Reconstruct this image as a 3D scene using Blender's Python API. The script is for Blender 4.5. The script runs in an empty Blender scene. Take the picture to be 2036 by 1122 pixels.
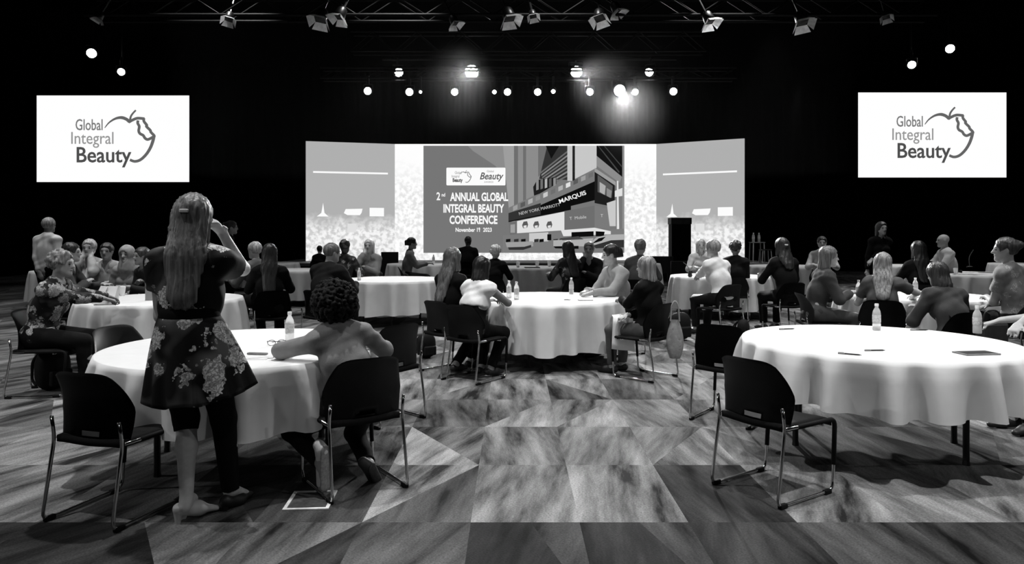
import bpy, bmesh, math, random
import numpy as np
from mathutils import Vector, Matrix

# ------------------------------------------------------------------ camera, world, light, exposure
SC = bpy.context.scene
COL = SC.collection
F_PX, HOR, EYE = 1400.0, 470.0, 1.5
cam_data = bpy.data.cameras.new('camera')
cam_data.lens = 36.0 * F_PX / 2036.0
cam_data.sensor_width = 36.0
cam_data.shift_y = -(561.0 - HOR) / 2036.0
cam_data.clip_end = 200
cam = bpy.data.objects.new('camera', cam_data)
cam.location = (0, 0, EYE)
cam.rotation_euler = (math.pi / 2, 0, 0)
COL.objects.link(cam)
SC.camera = cam
w = bpy.data.worlds.new('dark_hall'); SC.world = w; w.use_nodes = True
w.node_tree.nodes['Background'].inputs[0].default_value = (1, 1, 1, 1)
w.node_tree.nodes['Background'].inputs[1].default_value = 0.0
SC.view_settings.view_transform = 'Standard'
SC.view_settings.look = 'None'
SC.view_settings.gamma = 1.0
SC.view_settings.use_curve_mapping = False
SC.view_settings.exposure = 0.0

LAMP = 1.08
def spot(x, y, z, target, power, angle=80, blend=0.5, radius=0.1):
    d = bpy.data.lights.new('house_light', 'SPOT')
    d.energy = power; d.spot_size = math.radians(angle); d.spot_blend = blend; d.shadow_soft_size = radius
    o = bpy.data.objects.new('house_light', d); o.location = (x, y, z)
    v = Vector(target) - Vector((x, y, z))
    o.rotation_euler = v.to_track_quat('-Z', 'Y').to_euler()
    COL.objects.link(o)
    return o

# ceiling downlights over the seating area (above the frame)
for lx, ly, pw, an in [(-1.8, 4.95, 1150, 62), (2.6, 5.3, 900, 60), (3.1, 1.9, 1150, 74), (-3.6, 2.2, 430, 76), (0.7, 5.0, 460, 52),
                       (-4.2, 8.7, 900, 56), (0.4, 8.8, 900, 58), (5.1, 8.9, 1000, 60), (-6.4, 6.4, 420, 66), (6.4, 5.6, 420, 66), (2.7, 8.6, 420, 60), (-1.7, 8.6, 420, 60),
                       (-2.2, 12.6, 820, 54), (3.9, 13.2, 950, 56), (8.9, 14.0, 1000, 56), (-5.4, 12.6, 620, 62), (-9.4, 13.4, 720, 62), (-7.6, 10.0, 620, 50), (0.3, 17.2, 500, 60),
                       (6.8, 17.8, 620, 60), (11.2, 18.4, 800, 60), (-4.0, 17.4, 420, 62), (5.8, 11.4, 520, 60), (0.8, 12.2, 380, 58)]:
    spot(lx, ly, 7.6, (lx * 1.0, ly + 0.1, 0), pw * LAMP, an, 0.6, 0.09)
# one weak house light behind the camera
spot(-2.0, -4.5, 7.0, (0.0, 6.0, 0.6), 160 * LAMP, 70, 0.8, 0.25)
# side spots added outside the frame for cloth folds; chair shadows support the left
spot(-12.5, 3.2, 5.6, (0.5, 7.6, 0.6), 700 * LAMP, 44, 0.8, 0.10)
spot(12.5, 2.6, 5.6, (1.5, 6.8, 0.6), 350 * LAMP, 44, 0.8, 0.10)
# stage-truss beams towards the audience: the bright lamps seen in the photograph
for lx, lz, tx, pw in [(-1.25, 6.4, -2.4, 5200), (3.25, 5.65, 2.4, 6800), (1.95, 6.3, 5.4, 3600)]:
    spot(lx, 20.9, lz, (tx, 4.6, 0.4), pw * LAMP, 46, 0.7, 0.12)

# ------------------------------------------------------------------ helpers
R = math.radians
rng = random.Random(7)

def X(px, d): return (px - 1018.0) / F_PX * d
def Z(py, d): return EYE - (py - HOR) / F_PX * d

def tag(o, label=None, cat=None, group=None, kind=None):
    if label: o['label'] = label
    if cat: o['category'] = cat
    if group: o['group'] = group
    if kind: o['kind'] = kind
    return o

def empty(name, loc=(0, 0, 0), rz=0.0, label=None, cat=None, group=None):
    o = bpy.data.objects.new(name, None); o.location = loc; o.rotation_euler = (0, 0, rz)
    o.empty_display_size = 0.1
    COL.objects.link(o)
    return tag(o, label, cat, group)

def link(name, me, mats=(), parent=None, loc=(0, 0, 0), rot=(0, 0, 0), smooth=False):
    o = bpy.data.objects.new(name, me); o.location = loc; o.rotation_euler = rot
    if mats is not None:
        if not isinstance(mats, (list, tuple)): mats = [mats]
        for m in mats: me.materials.append(m)
    if smooth:
        me.polygons.foreach_set('use_smooth', [True] * len(me.polygons))
    if parent: o.parent = parent
    COL.objects.link(o)
    return o

def obj(name, bm, mat, parent=None, loc=(0, 0, 0), rot=(0, 0, 0), smooth=False):
    me = bpy.data.meshes.new(name)
    bm.normal_update(); bm.to_mesh(me); bm.free()
    return link(name, me, mat, parent, loc, rot, smooth)

def copy_tree(o, parent=None):
    c = o.copy(); COL.objects.link(c); c.parent = parent
    for ch in list(o.children): copy_tree(ch, c)
    return c

def add_box(bm, lo, hi, bevel=0.0, mi=0):
    lo, hi = Vector(lo), Vector(hi)
    g = bmesh.ops.create_cube(bm, size=1.0)
    vs = g['verts']
    for v in vs:
        v.co = Vector([(lo[i] + hi[i]) / 2 + v.co[i] * (hi[i] - lo[i]) for i in range(3)])
    fs = {f for v in vs for f in v.link_faces}
    for f in fs: f.material_index = mi
    if bevel > 0:
        es = list({e for v in vs for e in v.link_edges})
        bmesh.ops.bevel(bm, geom=es, offset=bevel, segments=2, affect='EDGES', profile=0.5)

def box(lo, hi, bevel=0.0):
    bm = bmesh.new(); add_box(bm, lo, hi, bevel); return bm

def add_tube(bm, pts, r, n=8, closed=False, cap=True, radii=None):
    pts = [Vector(p) for p in pts]
    rings = []
    m = len(pts)
    prev = None
    for i, p in enumerate(pts):
        a = pts[(i - 1) % m] if (closed or i > 0) else p
        b = pts[(i + 1) % m] if (closed or i < m - 1) else p
        t = (b - a).normalized()
        if prev is None:
            u = t.orthogonal().normalized()
        else:
            u = (prev - t * prev.dot(t))
            u = u.normalized() if u.length > 1e-6 else t.orthogonal().normalized()
        prev = u
        vv = t.cross(u)
        rr = radii[i] if radii else r
        rings.append([bm.verts.new(p + (u * math.cos(2 * math.pi * k / n) + vv * math.sin(2 * math.pi * k / n)) * rr) for k in range(n)])
    L = m if closed else m - 1
    for i in range(L):
        A, B = rings[i], rings[(i + 1) % m]
        for k in range(n):
            bm.faces.new((A[k], A[(k + 1) % n], B[(k + 1) % n], B[k]))
    if cap and not closed:
        bm.faces.new(list(reversed(rings[0]))); bm.faces.new(rings[-1])

def fillet(pts, r, seg=4):
    pts = [Vector(p) for p in pts]
    out = [pts[0]]
    for i in range(1, len(pts) - 1):
        p = pts[i]; a = (pts[i - 1] - p); b = (pts[i + 1] - p)
        rr = min(r, a.length * 0.45, b.length * 0.45)
        a = p + a.normalized() * rr; b = p + b.normalized() * rr
        for k in range(seg + 1):
            t = k / seg
            out.append(a * (1 - t) ** 2 + p * 2 * t * (1 - t) + b * t * t)
    out.append(pts[-1])
    return out

def add_lathe(bm, prof, n=20, c=(0, 0, 0), cap=True):
    rings = []
    for r, z in prof:
        rings.append([bm.verts.new((c[0] + r * math.cos(2 * math.pi * k / n), c[1] + r * math.sin(2 * math.pi * k / n), c[2] + z)) for k in range(n)])
    for A, B in zip(rings, rings[1:]):
        for k in range(n):
            bm.faces.new((A[k], A[(k + 1) % n], B[(k + 1) % n], B[k]))
    if cap:
        bm.faces.new(list(reversed(rings[0]))); bm.faces.new(rings[-1])

def lathe(prof, n=20, c=(0, 0, 0), cap=True):
    bm = bmesh.new(); add_lathe(bm, prof, n, c, cap); return bm

# ------------------------------------------------------------------ materials (the photograph is monochrome)
def g3(v): return (v, v, v, 1.0)

def new_mat(name):
    m = bpy.data.materials.new(name); m.use_nodes = True
    nt = m.node_tree
    return m, nt, nt.nodes['Principled BSDF']

def N(nt, t, **kw):
    n = nt.nodes.new(t)
    for k, v in kw.items(): setattr(n, k, v)
    return n

MATS = {}
def mat(name, v, rough=0.6, spec=0.5, metal=0.0, noise=0.0, nscale=20.0, bump=0.0, bscale=60.0, stretch=None, sheen=0.0):
    """plain grey with procedural mottling and fine relief"""
    if name in MATS: return MATS[name]
    m, nt, p = new_mat(name)
    p.inputs['Base Color'].default_value = g3(v)
    p.inputs['Roughness'].default_value = rough
    p.inputs['Metallic'].default_value = metal
    p.inputs['Specular IOR Level'].default_value = spec
    if sheen: p.inputs['Sheen Weight'].default_value = sheen
    tc = N(nt, 'ShaderNodeTexCoord')
    src = tc.outputs['Object']
    if stretch:
        mp = N(nt, 'ShaderNodeMapping'); mp.inputs['Scale'].default_value = stretch
        nt.links.new(src, mp.inputs[0]); src = mp.outputs[0]
    if noise > 0:
        n = N(nt, 'ShaderNodeTexNoise'); n.inputs['Scale'].default_value = nscale; n.inputs['Detail'].default_value = 4
        nt.links.new(src, n.inputs['Vector'])
        mr = N(nt, 'ShaderNodeMapRange')
        mr.inputs[1].default_value = 0.3; mr.inputs[2].default_value = 0.7
        mr.inputs[3].default_value = v * (1 - noise); mr.inputs[4].default_value = min(0.95, v * (1 + noise))
        nt.links.new(n.outputs['Fac'], mr.inputs[0])
        cc = N(nt, 'ShaderNodeCombineColor')
        for i in range(3): nt.links.new(mr.outputs[0], cc.inputs[i])
        nt.links.new(cc.outputs[0], p.inputs['Base Color'])
    if bump > 0:
        n2 = N(nt, 'ShaderNodeTexNoise'); n2.inputs['Scale'].default_value = bscale; n2.inputs['Detail'].default_value = 3
        nt.links.new(src, n2.inputs['Vector'])
        b = N(nt, 'ShaderNodeBump'); b.inputs['Strength'].default_value = bump; b.inputs['Distance'].default_value = 0.01
        nt.links.new(n2.outputs['Fac'], b.inputs['Height'])
        nt.links.new(b.outputs[0], p.inputs['Normal'])
    MATS[name] = m
    return m

def emis(name, v, s=1.0):
    if name in MATS: return MATS[name]
    m, nt, p = new_mat(name)
    nt.nodes.remove(p)
    e = N(nt, 'ShaderNodeEmission'); e.inputs[0].default_value = g3(v); e.inputs[1].default_value = s
    nt.links.new(e.outputs[0], nt.nodes['Material Output'].inputs[0])
    MATS[name] = m
    return m

def srgb(c):
    c /= 255.0
    return c / 12.92 if c <= 0.04045 else ((c + 0.055) / 1.055) ** 2.4

def emis8(c):
    return emis('screen_grey_%d' % c, srgb(c))

def floral_mat(name, base, flower, scale, thresh, cut=0.36):
    if name in MATS: return MATS[name]
    m, nt, p = new_mat(name)
    p.inputs['Roughness'].default_value = 0.75; p.inputs['Specular IOR Level'].default_value = 0.2
    tc = N(nt, 'ShaderNodeTexCoord')
    dn = N(nt, 'ShaderNodeTexNoise'); dn.inputs['Scale'].default_value = scale * 3.2; dn.inputs['Detail'].default_value = 3
    nt.links.new(tc.outputs['Object'], dn.inputs['Vector'])
    mx = N(nt, 'ShaderNodeVectorMath', operation='MULTIPLY_ADD')
    mx.inputs[1].default_value = (0.9 / scale,) * 3
    nt.links.new(dn.outputs['Color'], mx.inputs[0]); nt.links.new(tc.outputs['Object'], mx.inputs[2])
    vo = N(nt, 'ShaderNodeTexVoronoi'); vo.inputs['Scale'].default_value = scale
    nt.links.new(mx.outputs[0], vo.inputs['Vector'])
    lt = N(nt, 'ShaderNodeMath', operation='LESS_THAN'); lt.inputs[1].default_value = cut
    nt.links.new(vo.outputs['Distance'], lt.inputs[0])
    sp = N(nt, 'ShaderNodeSeparateColor'); nt.links.new(vo.outputs['Color'], sp.inputs[0])
    gt = N(nt, 'ShaderNodeMath', operation='GREATER_THAN'); gt.inputs[1].default_value = thresh
    nt.links.new(sp.outputs[0], gt.inputs[0])
    mu = N(nt, 'ShaderNodeMath', operation='MULTIPLY'); nt.links.new(lt.outputs[0], mu.inputs[0]); nt.links.new(gt.outputs[0], mu.inputs[1])
    v2 = N(nt, 'ShaderNodeTexVoronoi', feature='DISTANCE_TO_EDGE'); v2.inputs['Scale'].default_value = scale * 4.5
    nt.links.new(mx.outputs[0], v2.inputs['Vector'])
    mr = N(nt, 'ShaderNodeMapRange'); mr.inputs[1].default_value = 0.0; mr.inputs[2].default_value = 0.22
    mr.inputs[3].default_value = flower * 0.25; mr.inputs[4].default_value = flower
    nt.links.new(v2.outputs['Distance'], mr.inputs[0])
    mixv = N(nt, 'ShaderNodeMix', data_type='FLOAT')
    nt.links.new(mu.outputs[0], mixv.inputs['Factor'])
    ln = N(nt, 'ShaderNodeTexNoise'); ln.inputs['Scale'].default_value = scale * 0.9; ln.inputs['Detail'].default_value = 1
    nt.links.new(tc.outputs['Object'], ln.inputs['Vector'])
    lr = N(nt, 'ShaderNodeMapRange'); lr.inputs[1].default_value = 0.5; lr.inputs[2].default_value = 0.68; lr.inputs[3].default_value = base; lr.inputs[4].default_value = base + flower * 0.16
    nt.links.new(ln.outputs['Fac'], lr.inputs[0]); nt.links.new(lr.outputs[0], mixv.inputs['A'])
    nt.links.new(mr.outputs[0], mixv.inputs['B'])
    cc = N(nt, 'ShaderNodeCombineColor')
    for i in range(3): nt.links.new(mixv.outputs['Result'], cc.inputs[i])
    nt.links.new(cc.outputs[0], p.inputs['Base Color'])
    MATS[name] = m
    return m

def skin(v): return mat('skin_%d' % round(v * 100), v, 0.5, 0.35, noise=0.08, nscale=30, bump=0.04, bscale=180)
def cloth(v, n=0.1): return mat('fabric_%d' % round(v * 1000), v, 0.85, 0.2 if v > 0.03 else 0.08, noise=n, nscale=14, bump=0.12, bscale=90)
def hairm(v, hi=None, dull=False):
    if dull: return mat('curly_hair', v, 0.8, 0.15, noise=0.7, nscale=80, bump=0.6, bscale=160)
    hi = (0.75 if v < 0.15 else 0.65) if hi is None else hi
    return mat('hair_%d' % round(v * 1000), v, 0.42, 0.5, noise=hi, nscale=60, bump=0.35, bscale=120, stretch=(1, 1, 0.07))

M_BLACK_PLASTIC = mat('black_plastic', 0.005, 0.42, 0.3, noise=0.3, nscale=9, bump=0.05, bscale=200)
M_SEAT = mat('black_upholstery', 0.006, 0.9, 0.2, noise=0.3, nscale=60, bump=0.2, bscale=300)
M_CHROME = mat('chrome', 0.62, 0.16, 0.5, metal=1.0, noise=0.05, nscale=30)
M_RUBBER = mat('black_rubber', 0.006, 0.7, 0.2, noise=0.2)
M_CLOTH_W = mat('white_tablecloth', 0.82, 0.85, 0.15, noise=0.03, nscale=6, bump=0.16, bscale=9)
M_TABLE = mat('table_laminate', 0.16, 0.5, 0.4, noise=0.2, nscale=12)
M_TABLE_LEG = mat('black_table_steel', 0.01, 0.5, 0.4, noise=0.2)
M_DRAPE = mat('black_drape', 0.0012, 0.95, 0.02, noise=0.3, nscale=4)
M_PAPER = mat('white_paper', 0.85, 0.8, 0.2, noise=0.02)
M_DARK = mat('dark_object', 0.02, 0.5, 0.4, noise=0.2)
M_GREY = mat('grey_object', 0.2, 0.6, 0.4, noise=0.2)
M_WHITE = mat('white_plastic', 0.85, 0.4, 0.4, noise=0.02)
M_TRUSS = mat('dark_truss_tube', 0.005, 0.6, 0.15, metal=0.0, noise=0.3, nscale=18)
M_FIX = mat('black_fixture', 0.008, 0.4, 0.5, noise=0.3)
M_FIXL = mat('pale_fixture_metal', 0.75, 0.35, 0.5, metal=0.7, noise=0.15)

# ------------------------------------------------------------------ signed-distance body builder
V = lambda *a: np.array(a, dtype=np.float64)
def nrm(v):
    l = np.linalg.norm(v)
    return v / l if l > 1e-9 else v

class Cone:
    """tapered capsule; flat = (axis, factor) squeezes it along an axis; ends = flat cut at the ends"""
    def __init__(s, a, b, ra, rb, flat=None, k=0.03, cut=None):
        s.a, s.b, s.ra, s.rb, s.flat, s.k, s.cut = np.asarray(a, float), np.asarray(b, float), ra, rb, flat, k, cut
    def box(s):
        m = max(s.ra, s.rb) * (max(1.0, s.flat[1]) if s.flat else 1.0)
        return np.minimum(s.a, s.b) - m, np.maximum(s.a, s.b) + m
    def d(s, x, y, z, e=0.0):
        ba = s.b - s.a; L = max(float(ba @ ba), 1e-9)
        px, py, pz = x - s.a[0], y - s.a[1], z - s.a[2]
        tt = (px * ba[0] + py * ba[1] + pz * ba[2]) / L
        t = np.clip(tt, 0, 1)
        ox, oy, oz = px - t * ba[0], py - t * ba[1], pz - t * ba[2]
        q = ox * ox + oy * oy + oz * oz
        sc = 1.0
        if s.flat:
            u, f = s.flat
            c = ox * u[0] + oy * u[1] + oz * u[2]
            q = q + c * c * (1.0 / (f * f) - 1.0); sc = min(1.0, 0.5 + 0.5 * f)
        r = (s.ra + e) + (s.rb - s.ra) * t
        r = r + 0 * q
        dd = (np.sqrt(np.maximum(q, 1e-12)) - r) * sc
        if s.cut:
            ln = math.sqrt(L)
            if s.cut[0]: dd = np.maximum(dd, -tt * ln)
            if s.cut[1]: dd = np.maximum(dd, (tt - 1) * ln)
        return dd
    def grow(s, e, k=None):
        return Cone(s.a, s.b, s.ra + e, s.rb + e, s.flat, s.k if k is None else k, s.cut)

class Ell:
    def __init__(s, c, axes, rad, k=0.02):
        s.c, s.A, s.r, s.k = np.asarray(c, float), np.asarray(axes, float), np.asarray(rad, float), k
    def box(s):
        e = np.sqrt(((s.A * s.r[:, None]) ** 2).sum(0))
        return s.c - e, s.c + e
    def d(s, x, y, z, e=0.0):
        px, py, pz = x - s.c[0], y - s.c[1], z - s.c[2]
        r = s.r + e
        k0 = 0; k1 = 0
        for i in range(3):
            q = px * s.A[i, 0] + py * s.A[i, 1] + pz * s.A[i, 2]
            k0 = k0 + (q / r[i]) ** 2; k1 = k1 + (q / (r[i] * r[i])) ** 2
        k0 = np.sqrt(k0); k1 = np.sqrt(np.maximum(k1, 1e-12))
        return k0 * (k0 - 1) / k1
    def grow(s, e, k=None):
        return Ell(s.c, s.A, s.r + e, s.k if k is None else k)

I3 = np.eye(3)
def Ball(c, r, k=0.02): return Ell(c, I3, (r, r, r), k)

class Field:
    BIG = 0.25
    def __init__(s, prims, h, pad=0.03):
        lo = np.min([p.box()[0] for p in prims], 0) - pad; hi = np.max([p.box()[1] for p in prims], 0) + pad
        s.h = h; s.lo = lo
        n = np.ceil((hi - lo) / h).astype(int) + 1
        s.n = n
        s.F = np.full(n, s.BIG, np.float32)
        s.ax = [(lo[i] + h * np.arange(n[i])).astype(np.float32) for i in range(3)]
        for p in prims: s.add(p)
    def win(s, p, m):
        lo, hi = p.box()
        a = np.clip(np.floor((lo - m - s.lo) / s.h).astype(int), 0, s.n); b = np.clip(np.ceil((hi + m - s.lo) / s.h).astype(int) + 1, 0, s.n)
        sl = tuple(slice(a[i], b[i]) for i in range(3))
        return sl, (s.ax[0][sl[0]][:, None, None], s.ax[1][sl[1]][None, :, None], s.ax[2][sl[2]][None, None, :])
    def add(s, p):
        sl, c = s.win(p, p.k + 2.5 * s.h)
        if min(s.F[sl].shape) == 0: return
        d = p.d(*c).astype(np.float32); f = s.F[sl]; k = max(p.k, 1e-4)
        hh = np.maximum(k - np.abs(f - d), 0) / k
        s.F[sl] = np.minimum(f, d) - hh * hh * (k / 4)
    def sub(s, p):
        sl, c = s.win(p, p.k + 2.5 * s.h)
        if min(s.F[sl].shape) == 0: return
        d = -p.d(*c).astype(np.float32); f = s.F[sl]; k = max(p.k, 1e-4)
        hh = np.maximum(k - np.abs(f - d), 0) / k
        s.F[sl] = np.maximum(f, d) + hh * hh * (k / 4)
    def halfspace(s, pt, n):
        """keep what lies on the negative side of the plane"""
        d = ((s.ax[0] - pt[0]) * n[0])[:, None, None] + ((s.ax[1] - pt[1]) * n[1])[None, :, None] + ((s.ax[2] - pt[2]) * n[2])[None, None, :]
        s.F = np.maximum(s.F, d.astype(np.float32))
    def wobble(s, fn):
        s.F = s.F + fn(s.ax[0][:, None, None], s.ax[1][None, :, None], s.ax[2][None, None, :]).astype(np.float32)
    def mesh(s, name):
        F = s.F.copy()
        F[0] = F[-1] = np.maximum(0.01, F[0]); F[:, 0] = np.maximum(F[:, 0], .01); F[:, -1] = np.maximum(F[:, -1], .01)
        F[-1] = np.maximum(F[-1], .01); F[:, :, 0] = np.maximum(F[:, :, 0], .01); F[:, :, -1] = np.maximum(F[:, :, -1], .01)
        S = F < 0
        nx, ny, nz = F.shape
        cnt = np.zeros((nx - 1, ny - 1, nz - 1), np.uint8)
        offs = [(i, j, k) for i in (0, 1) for j in (0, 1) for k in (0, 1)]
        for i, j, k in offs: cnt += S[i:nx - 1 + i, j:ny - 1 + j, k:nz - 1 + k]
        act = (cnt > 0) & (cnt < 8)
        ids = np.argwhere(act)
        idx = np.full(act.shape, -1, np.int32); idx[act] = np.arange(len(ids))
        val = {o: F[ids[:, 0] + o[0], ids[:, 1] + o[1], ids[:, 2] + o[2]] for o in offs}
        acc = np.zeros((len(ids), 3)); ww = np.zeros(len(ids))
        for o in offs:
            for ax in range(3):
                if o[ax]: continue
                o2 = tuple(1 if q == ax else o[q] for q in range(3))
                a, b = val[o], val[o2]
                m = (a < 0) != (b < 0)
                t = a[m] / (a[m] - b[m])
                pos = np.tile(np.array(o, float), (len(t), 1)); pos[:, ax] += t
                acc[m] += pos; ww[m] += 1
        co = s.lo + s.h * (ids + acc / np.maximum(ww, 1)[:, None])
        quads = []
        for ax in range(3):
            a1, a2 = (ax + 1) % 3, (ax + 2) % 3
            sl0 = [slice(1, -1)] * 3; sl1 = [slice(1, -1)] * 3
            sl0[ax] = slice(0, -1); sl1[ax] = slice(1, None)
            A, B = S[tuple(sl0)], S[tuple(sl1)]
            e = np.argwhere(A != B)
            if not len(e): continue
            inside = A[e[:, 0], e[:, 1], e[:, 2]]
            base = e.copy(); base[:, a1] += 1; base[:, a2] += 1
            def cell(d1, d2):
                q = base.copy(); q[:, a1] += d1; q[:, a2] += d2
                return idx[q[:, 0], q[:, 1], q[:, 2]]
            q = np.stack([cell(-1, -1), cell(0, -1), cell(0, 0), cell(-1, 0)], 1)
            q[~inside] = q[~inside][:, ::-1]
            quads.append(q)
        Q = np.concatenate(quads)
        Q = Q[(Q >= 0).all(1)]
        me = bpy.data.meshes.new(name)
        me.vertices.add(len(co)); me.vertices.foreach_set('co', co.astype(np.float32).ravel())
        me.loops.add(len(Q) * 4); me.loops.foreach_set('vertex_index', Q.astype(np.int32).ravel())
        me.polygons.add(len(Q)); me.polygons.foreach_set('loop_start', np.arange(0, len(Q) * 4, 4, dtype=np.int32))
        me.polygons.foreach_set('use_smooth', np.ones(len(Q), bool))
        me.update(calc_edges=True)
        return me

def ik(a, tgt, l1, l2, pole):
    a, tgt = np.asarray(a, float), np.asarray(tgt, float)
    d = tgt - a; L = np.linalg.norm(d)
    L2 = min(max(L, abs(l1 - l2) + 0.02), (l1 + l2) * 0.995)
    u = d / max(L, 1e-6); tgt = a + u * L2
    c = (l1 * l1 + L2 * L2 - l2 * l2) / (2 * l1 * L2)
    c = min(1, max(-1, c))
    p = np.asarray(pole, float); p = nrm(p - u * (p @ u))
    mid = a + u * (l1 * c) + p * (l1 * math.sqrt(1 - c * c))
    return mid, tgt

def rot(v, ax, ang):
    return np.array(Matrix.Rotation(ang, 3, Vector(ax)) @ Vector(v))

EYE_ME = None
def small_ball(name):
    bm = bmesh.new(); bmesh.ops.create_uvsphere(bm, u_segments=10, v_segments=7, radius=1.0)
    me = bpy.data.meshes.new(name); bm.to_mesh(me); bm.free()
    me.polygons.foreach_set('use_smooth', [True] * len(me.polygons))
    return me

def person(label, pos, a, pose='sit', s=1.0, h=0.014, male=False, lean=6, slump=6, tilt=0, twist=0,
           head=(0, 0, 0), skin_v=0.34, hair=('short', 0.03), top=(0.1, 'long'), bottom=(0.02, 'trousers'),
           arms=('table', 'table'), feet=(None, None), shoe=0.02, group=None, face=None, wide=1.0,
           topmat=None, seat_dy=-0.07, hip=None, poles=(None, None), legpole=(0, 1, 0.5), extra=None, hand_n=(None, None), fdir=(None, None), crop=False):
    a = R(a)
    root_loc = V(pos[0], pos[1], 0)
    fw, rt = V(math.sin(a), math.cos(a), 0), V(math.cos(a), -math.sin(a), 0)
    def toloc(p):
        q = np.asarray(p, float) - root_loc
        return V(q @ rt, q @ fw, q[2]) / s
    sit = pose == 'sit'
    hz = hip if hip else (0.545 if sit else 0.915)
    P0 = V(0, seat_dy if sit else 0, hz)
    up = V(0, 0, 1)
    def sd(l):
        v = rot(up, (1, 0, 0), -R(l)); return nrm(rot(v, (0, 1, 0), R(tilt)))
    d1, d2 = sd(lean), sd(lean + slump)
    tw = R(-twist)
    Rv = nrm(rot(rot(V(1, 0, 0), (0, 0, 1), tw), (0, 1, 0), R(tilt)))
    R0 = V(1, 0, 0)
    F1 = nrm(np.cross(d1, R0)) * 1.0
    F1 = nrm(np.cross(up, R0)) if F1[1] > 0 else -F1
    F1 = nrm(V(0, 1, 0) - d1 * d1[1]); F2 = nrm(np.cross(d2, Rv)); F2 = F2 if F2[1] > -0.2 else -F2
    C = P0 + 0.25 * d1; Nk = C + 0.235 * d2
    sw = (0.18 if male else 0.155) * wide
    SH = [Nk - 0.05 * d2 - sw * Rv, Nk - 0.05 * d2 + sw * Rv]
    # head frame
    hu, hf, hr = up.copy(), V(0, 1, 0), V(1, 0, 0)
    yaw, pit, rol = R(-head[0]), R(-head[1]), R(head[2])
    M = Matrix.Rotation(yaw, 3, 'Z') @ Matrix.Rotation(pit - R(slump * 0.3), 3, 'X') @ Matrix.Rotation(rol, 3, 'Y')
    hu, hf, hr = (np.array(M @ Vector(v)) for v in (hu, hf, hr))
    nd = nrm(d2 + up)
    Hc = Nk + 0.085 * nd + 0.11 * hu + 0.025 * hf
    HA = np.array([hr, hf, hu])
    def hp(r, f, u): return Hc + r * hr + f * hf + u * hu
    B = []
    wz = wide
    pel = 0.098 if male else 0.108
    B += [Cone(P0 - 0.07 * R0 * wz, P0 + 0.07 * R0 * wz, pel * wz, pel * wz, (F1, 0.92), 0.03)]
    waist = 0.135 if male else 0.118
    torso = [Cone(P0 + 0.02 * d1, C, (waist + 0.012) * wz, (waist + 0.01) * wz, (F1, 0.74), 0.06),
             Cone(C, Nk - 0.10 * d2, (0.145 if male else 0.132) * wz, (0.135 if male else 0.118) * wz, (F2, 0.68), 0.06),
             Cone(SH[0] * 0.85 + SH[1] * 0.15, SH[1] * 0.85 + SH[0] * 0.15, 0.062 * wz, 0.062 * wz, (F2, 0.9), 0.05),
             Cone(Nk + 0.01 * d2, SH[0] + 0.012 * d2, 0.05, 0.045, None, 0.05), Cone(Nk + 0.01 * d2, SH[1] + 0.012 * d2, 0.05, 0.045, None, 0.05)]
    if not male:
        for sx in (-1, 1):
            torso.append(Ball(C + 0.055 * d2 + 0.075 * F2 + sx * 0.07 * Rv, 0.062, 0.05))
    B += torso
    neck = Cone(Nk - 0.02 * d2, hp(0, -0.02, -0.05), 0.054 if male else 0.047, 0.053 if male else 0.046, None, 0.03)
    B.append(neck)
    # arms
    segs = []
    LU, LF = 0.285, 0.25
    for i, sx in ((0, -1), (1, 1)):
        sp = arms[i]; fl = 1.0; hn = hand_n[i]
        if isinstance(sp, str):
            if sp == 'table': tg = V(sx * 0.15, 0.43 + P0[1], 0.80); pole = V(sx * 0.6, -0.3, -0.8)
            elif sp == 'lap': tg = V(sx * 0.07, 0.27 + P0[1], 0.66); pole = V(sx * 0.7, -0.6, -0.4)
            elif sp == 'face': tg = hp(sx * 0.055, 0.10, -0.12); pole = V(sx * 0.35, 0.4, -0.8)
            elif sp == 'down': tg = V(sx * 0.235, 0.05, hz - 0.10); pole = V(sx * 0.3, -0.9, 0)
            elif sp == 'fold': tg = V(-sx * 0.05, 0.26 + P0[1], 0.84 if sit else 1.12); pole = V(sx * 0.8, -0.2, -0.5)
        else:
            tg = toloc(sp); pole = V(sx * 0.6, -0.3, -0.8)
        if poles[i] is not None: pole = V(*poles[i])
        el, wr = ik(SH[i], tg, LU, LF, pole)
        segs.append((SH[i], el, wr))
        m = 1.08 if male else 0.94
        B += [Cone(SH[i], el, 0.052 * m, 0.041 * m, None, 0.035), Cone(el, wr, 0.041 * m, 0.027 * m, None, 0.02)]
        d = nrm(wr - el)
        n = V(*hn) if hn is not None else V(0, 0, -1)
        if abs(n @ d) > 0.85: n = V(0, 1, 0)
        n = nrm(n - d * (n @ d))
        if sp in ('face',): n = nrm(V(0, -1, 0) - d * (-d[1]))
        th = np.cross(d, n) * (1 if sx > 0 else -1)
        hd = nrm(d + 0.25 * n) if sp != 'face' else d
        k1 = wr + 0.085 * hd
        B.append(Cone(wr + 0.01 * d, k1, 0.036, 0.041, (n, 0.42), 0.015))
        fr = max(0.0085, 0.62 * h)
        for q, (o, ln) in enumerate(((-0.030, 0.055), (-0.010, 0.068), (0.011, 0.073), (0.031, 0.064))):
            b0 = k1 - 0.008 * hd + o * th
            b1 = b0 + ln * 0.55 * nrm(hd + 0.12 * o / 0.03 * th * 0.8 + 0.25 * n)
            b2 = b1 + ln * 0.5 * nrm(hd * 0.75 + 0.75 * n)
            B += [Cone(b0, b1, fr * 1.05, fr, None, 0.006), Cone(b1, b2, fr, fr * 0.88, None, 0.004)]
        t0 = wr + 0.025 * d + 0.026 * th
        t1 = t0 + 0.042 * nrm(hd * 0.7 + th * 0.75 + 0.2 * n); t2 = t1 + 0.032 * nrm(hd + 0.25 * th + 0.3 * n)
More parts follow.
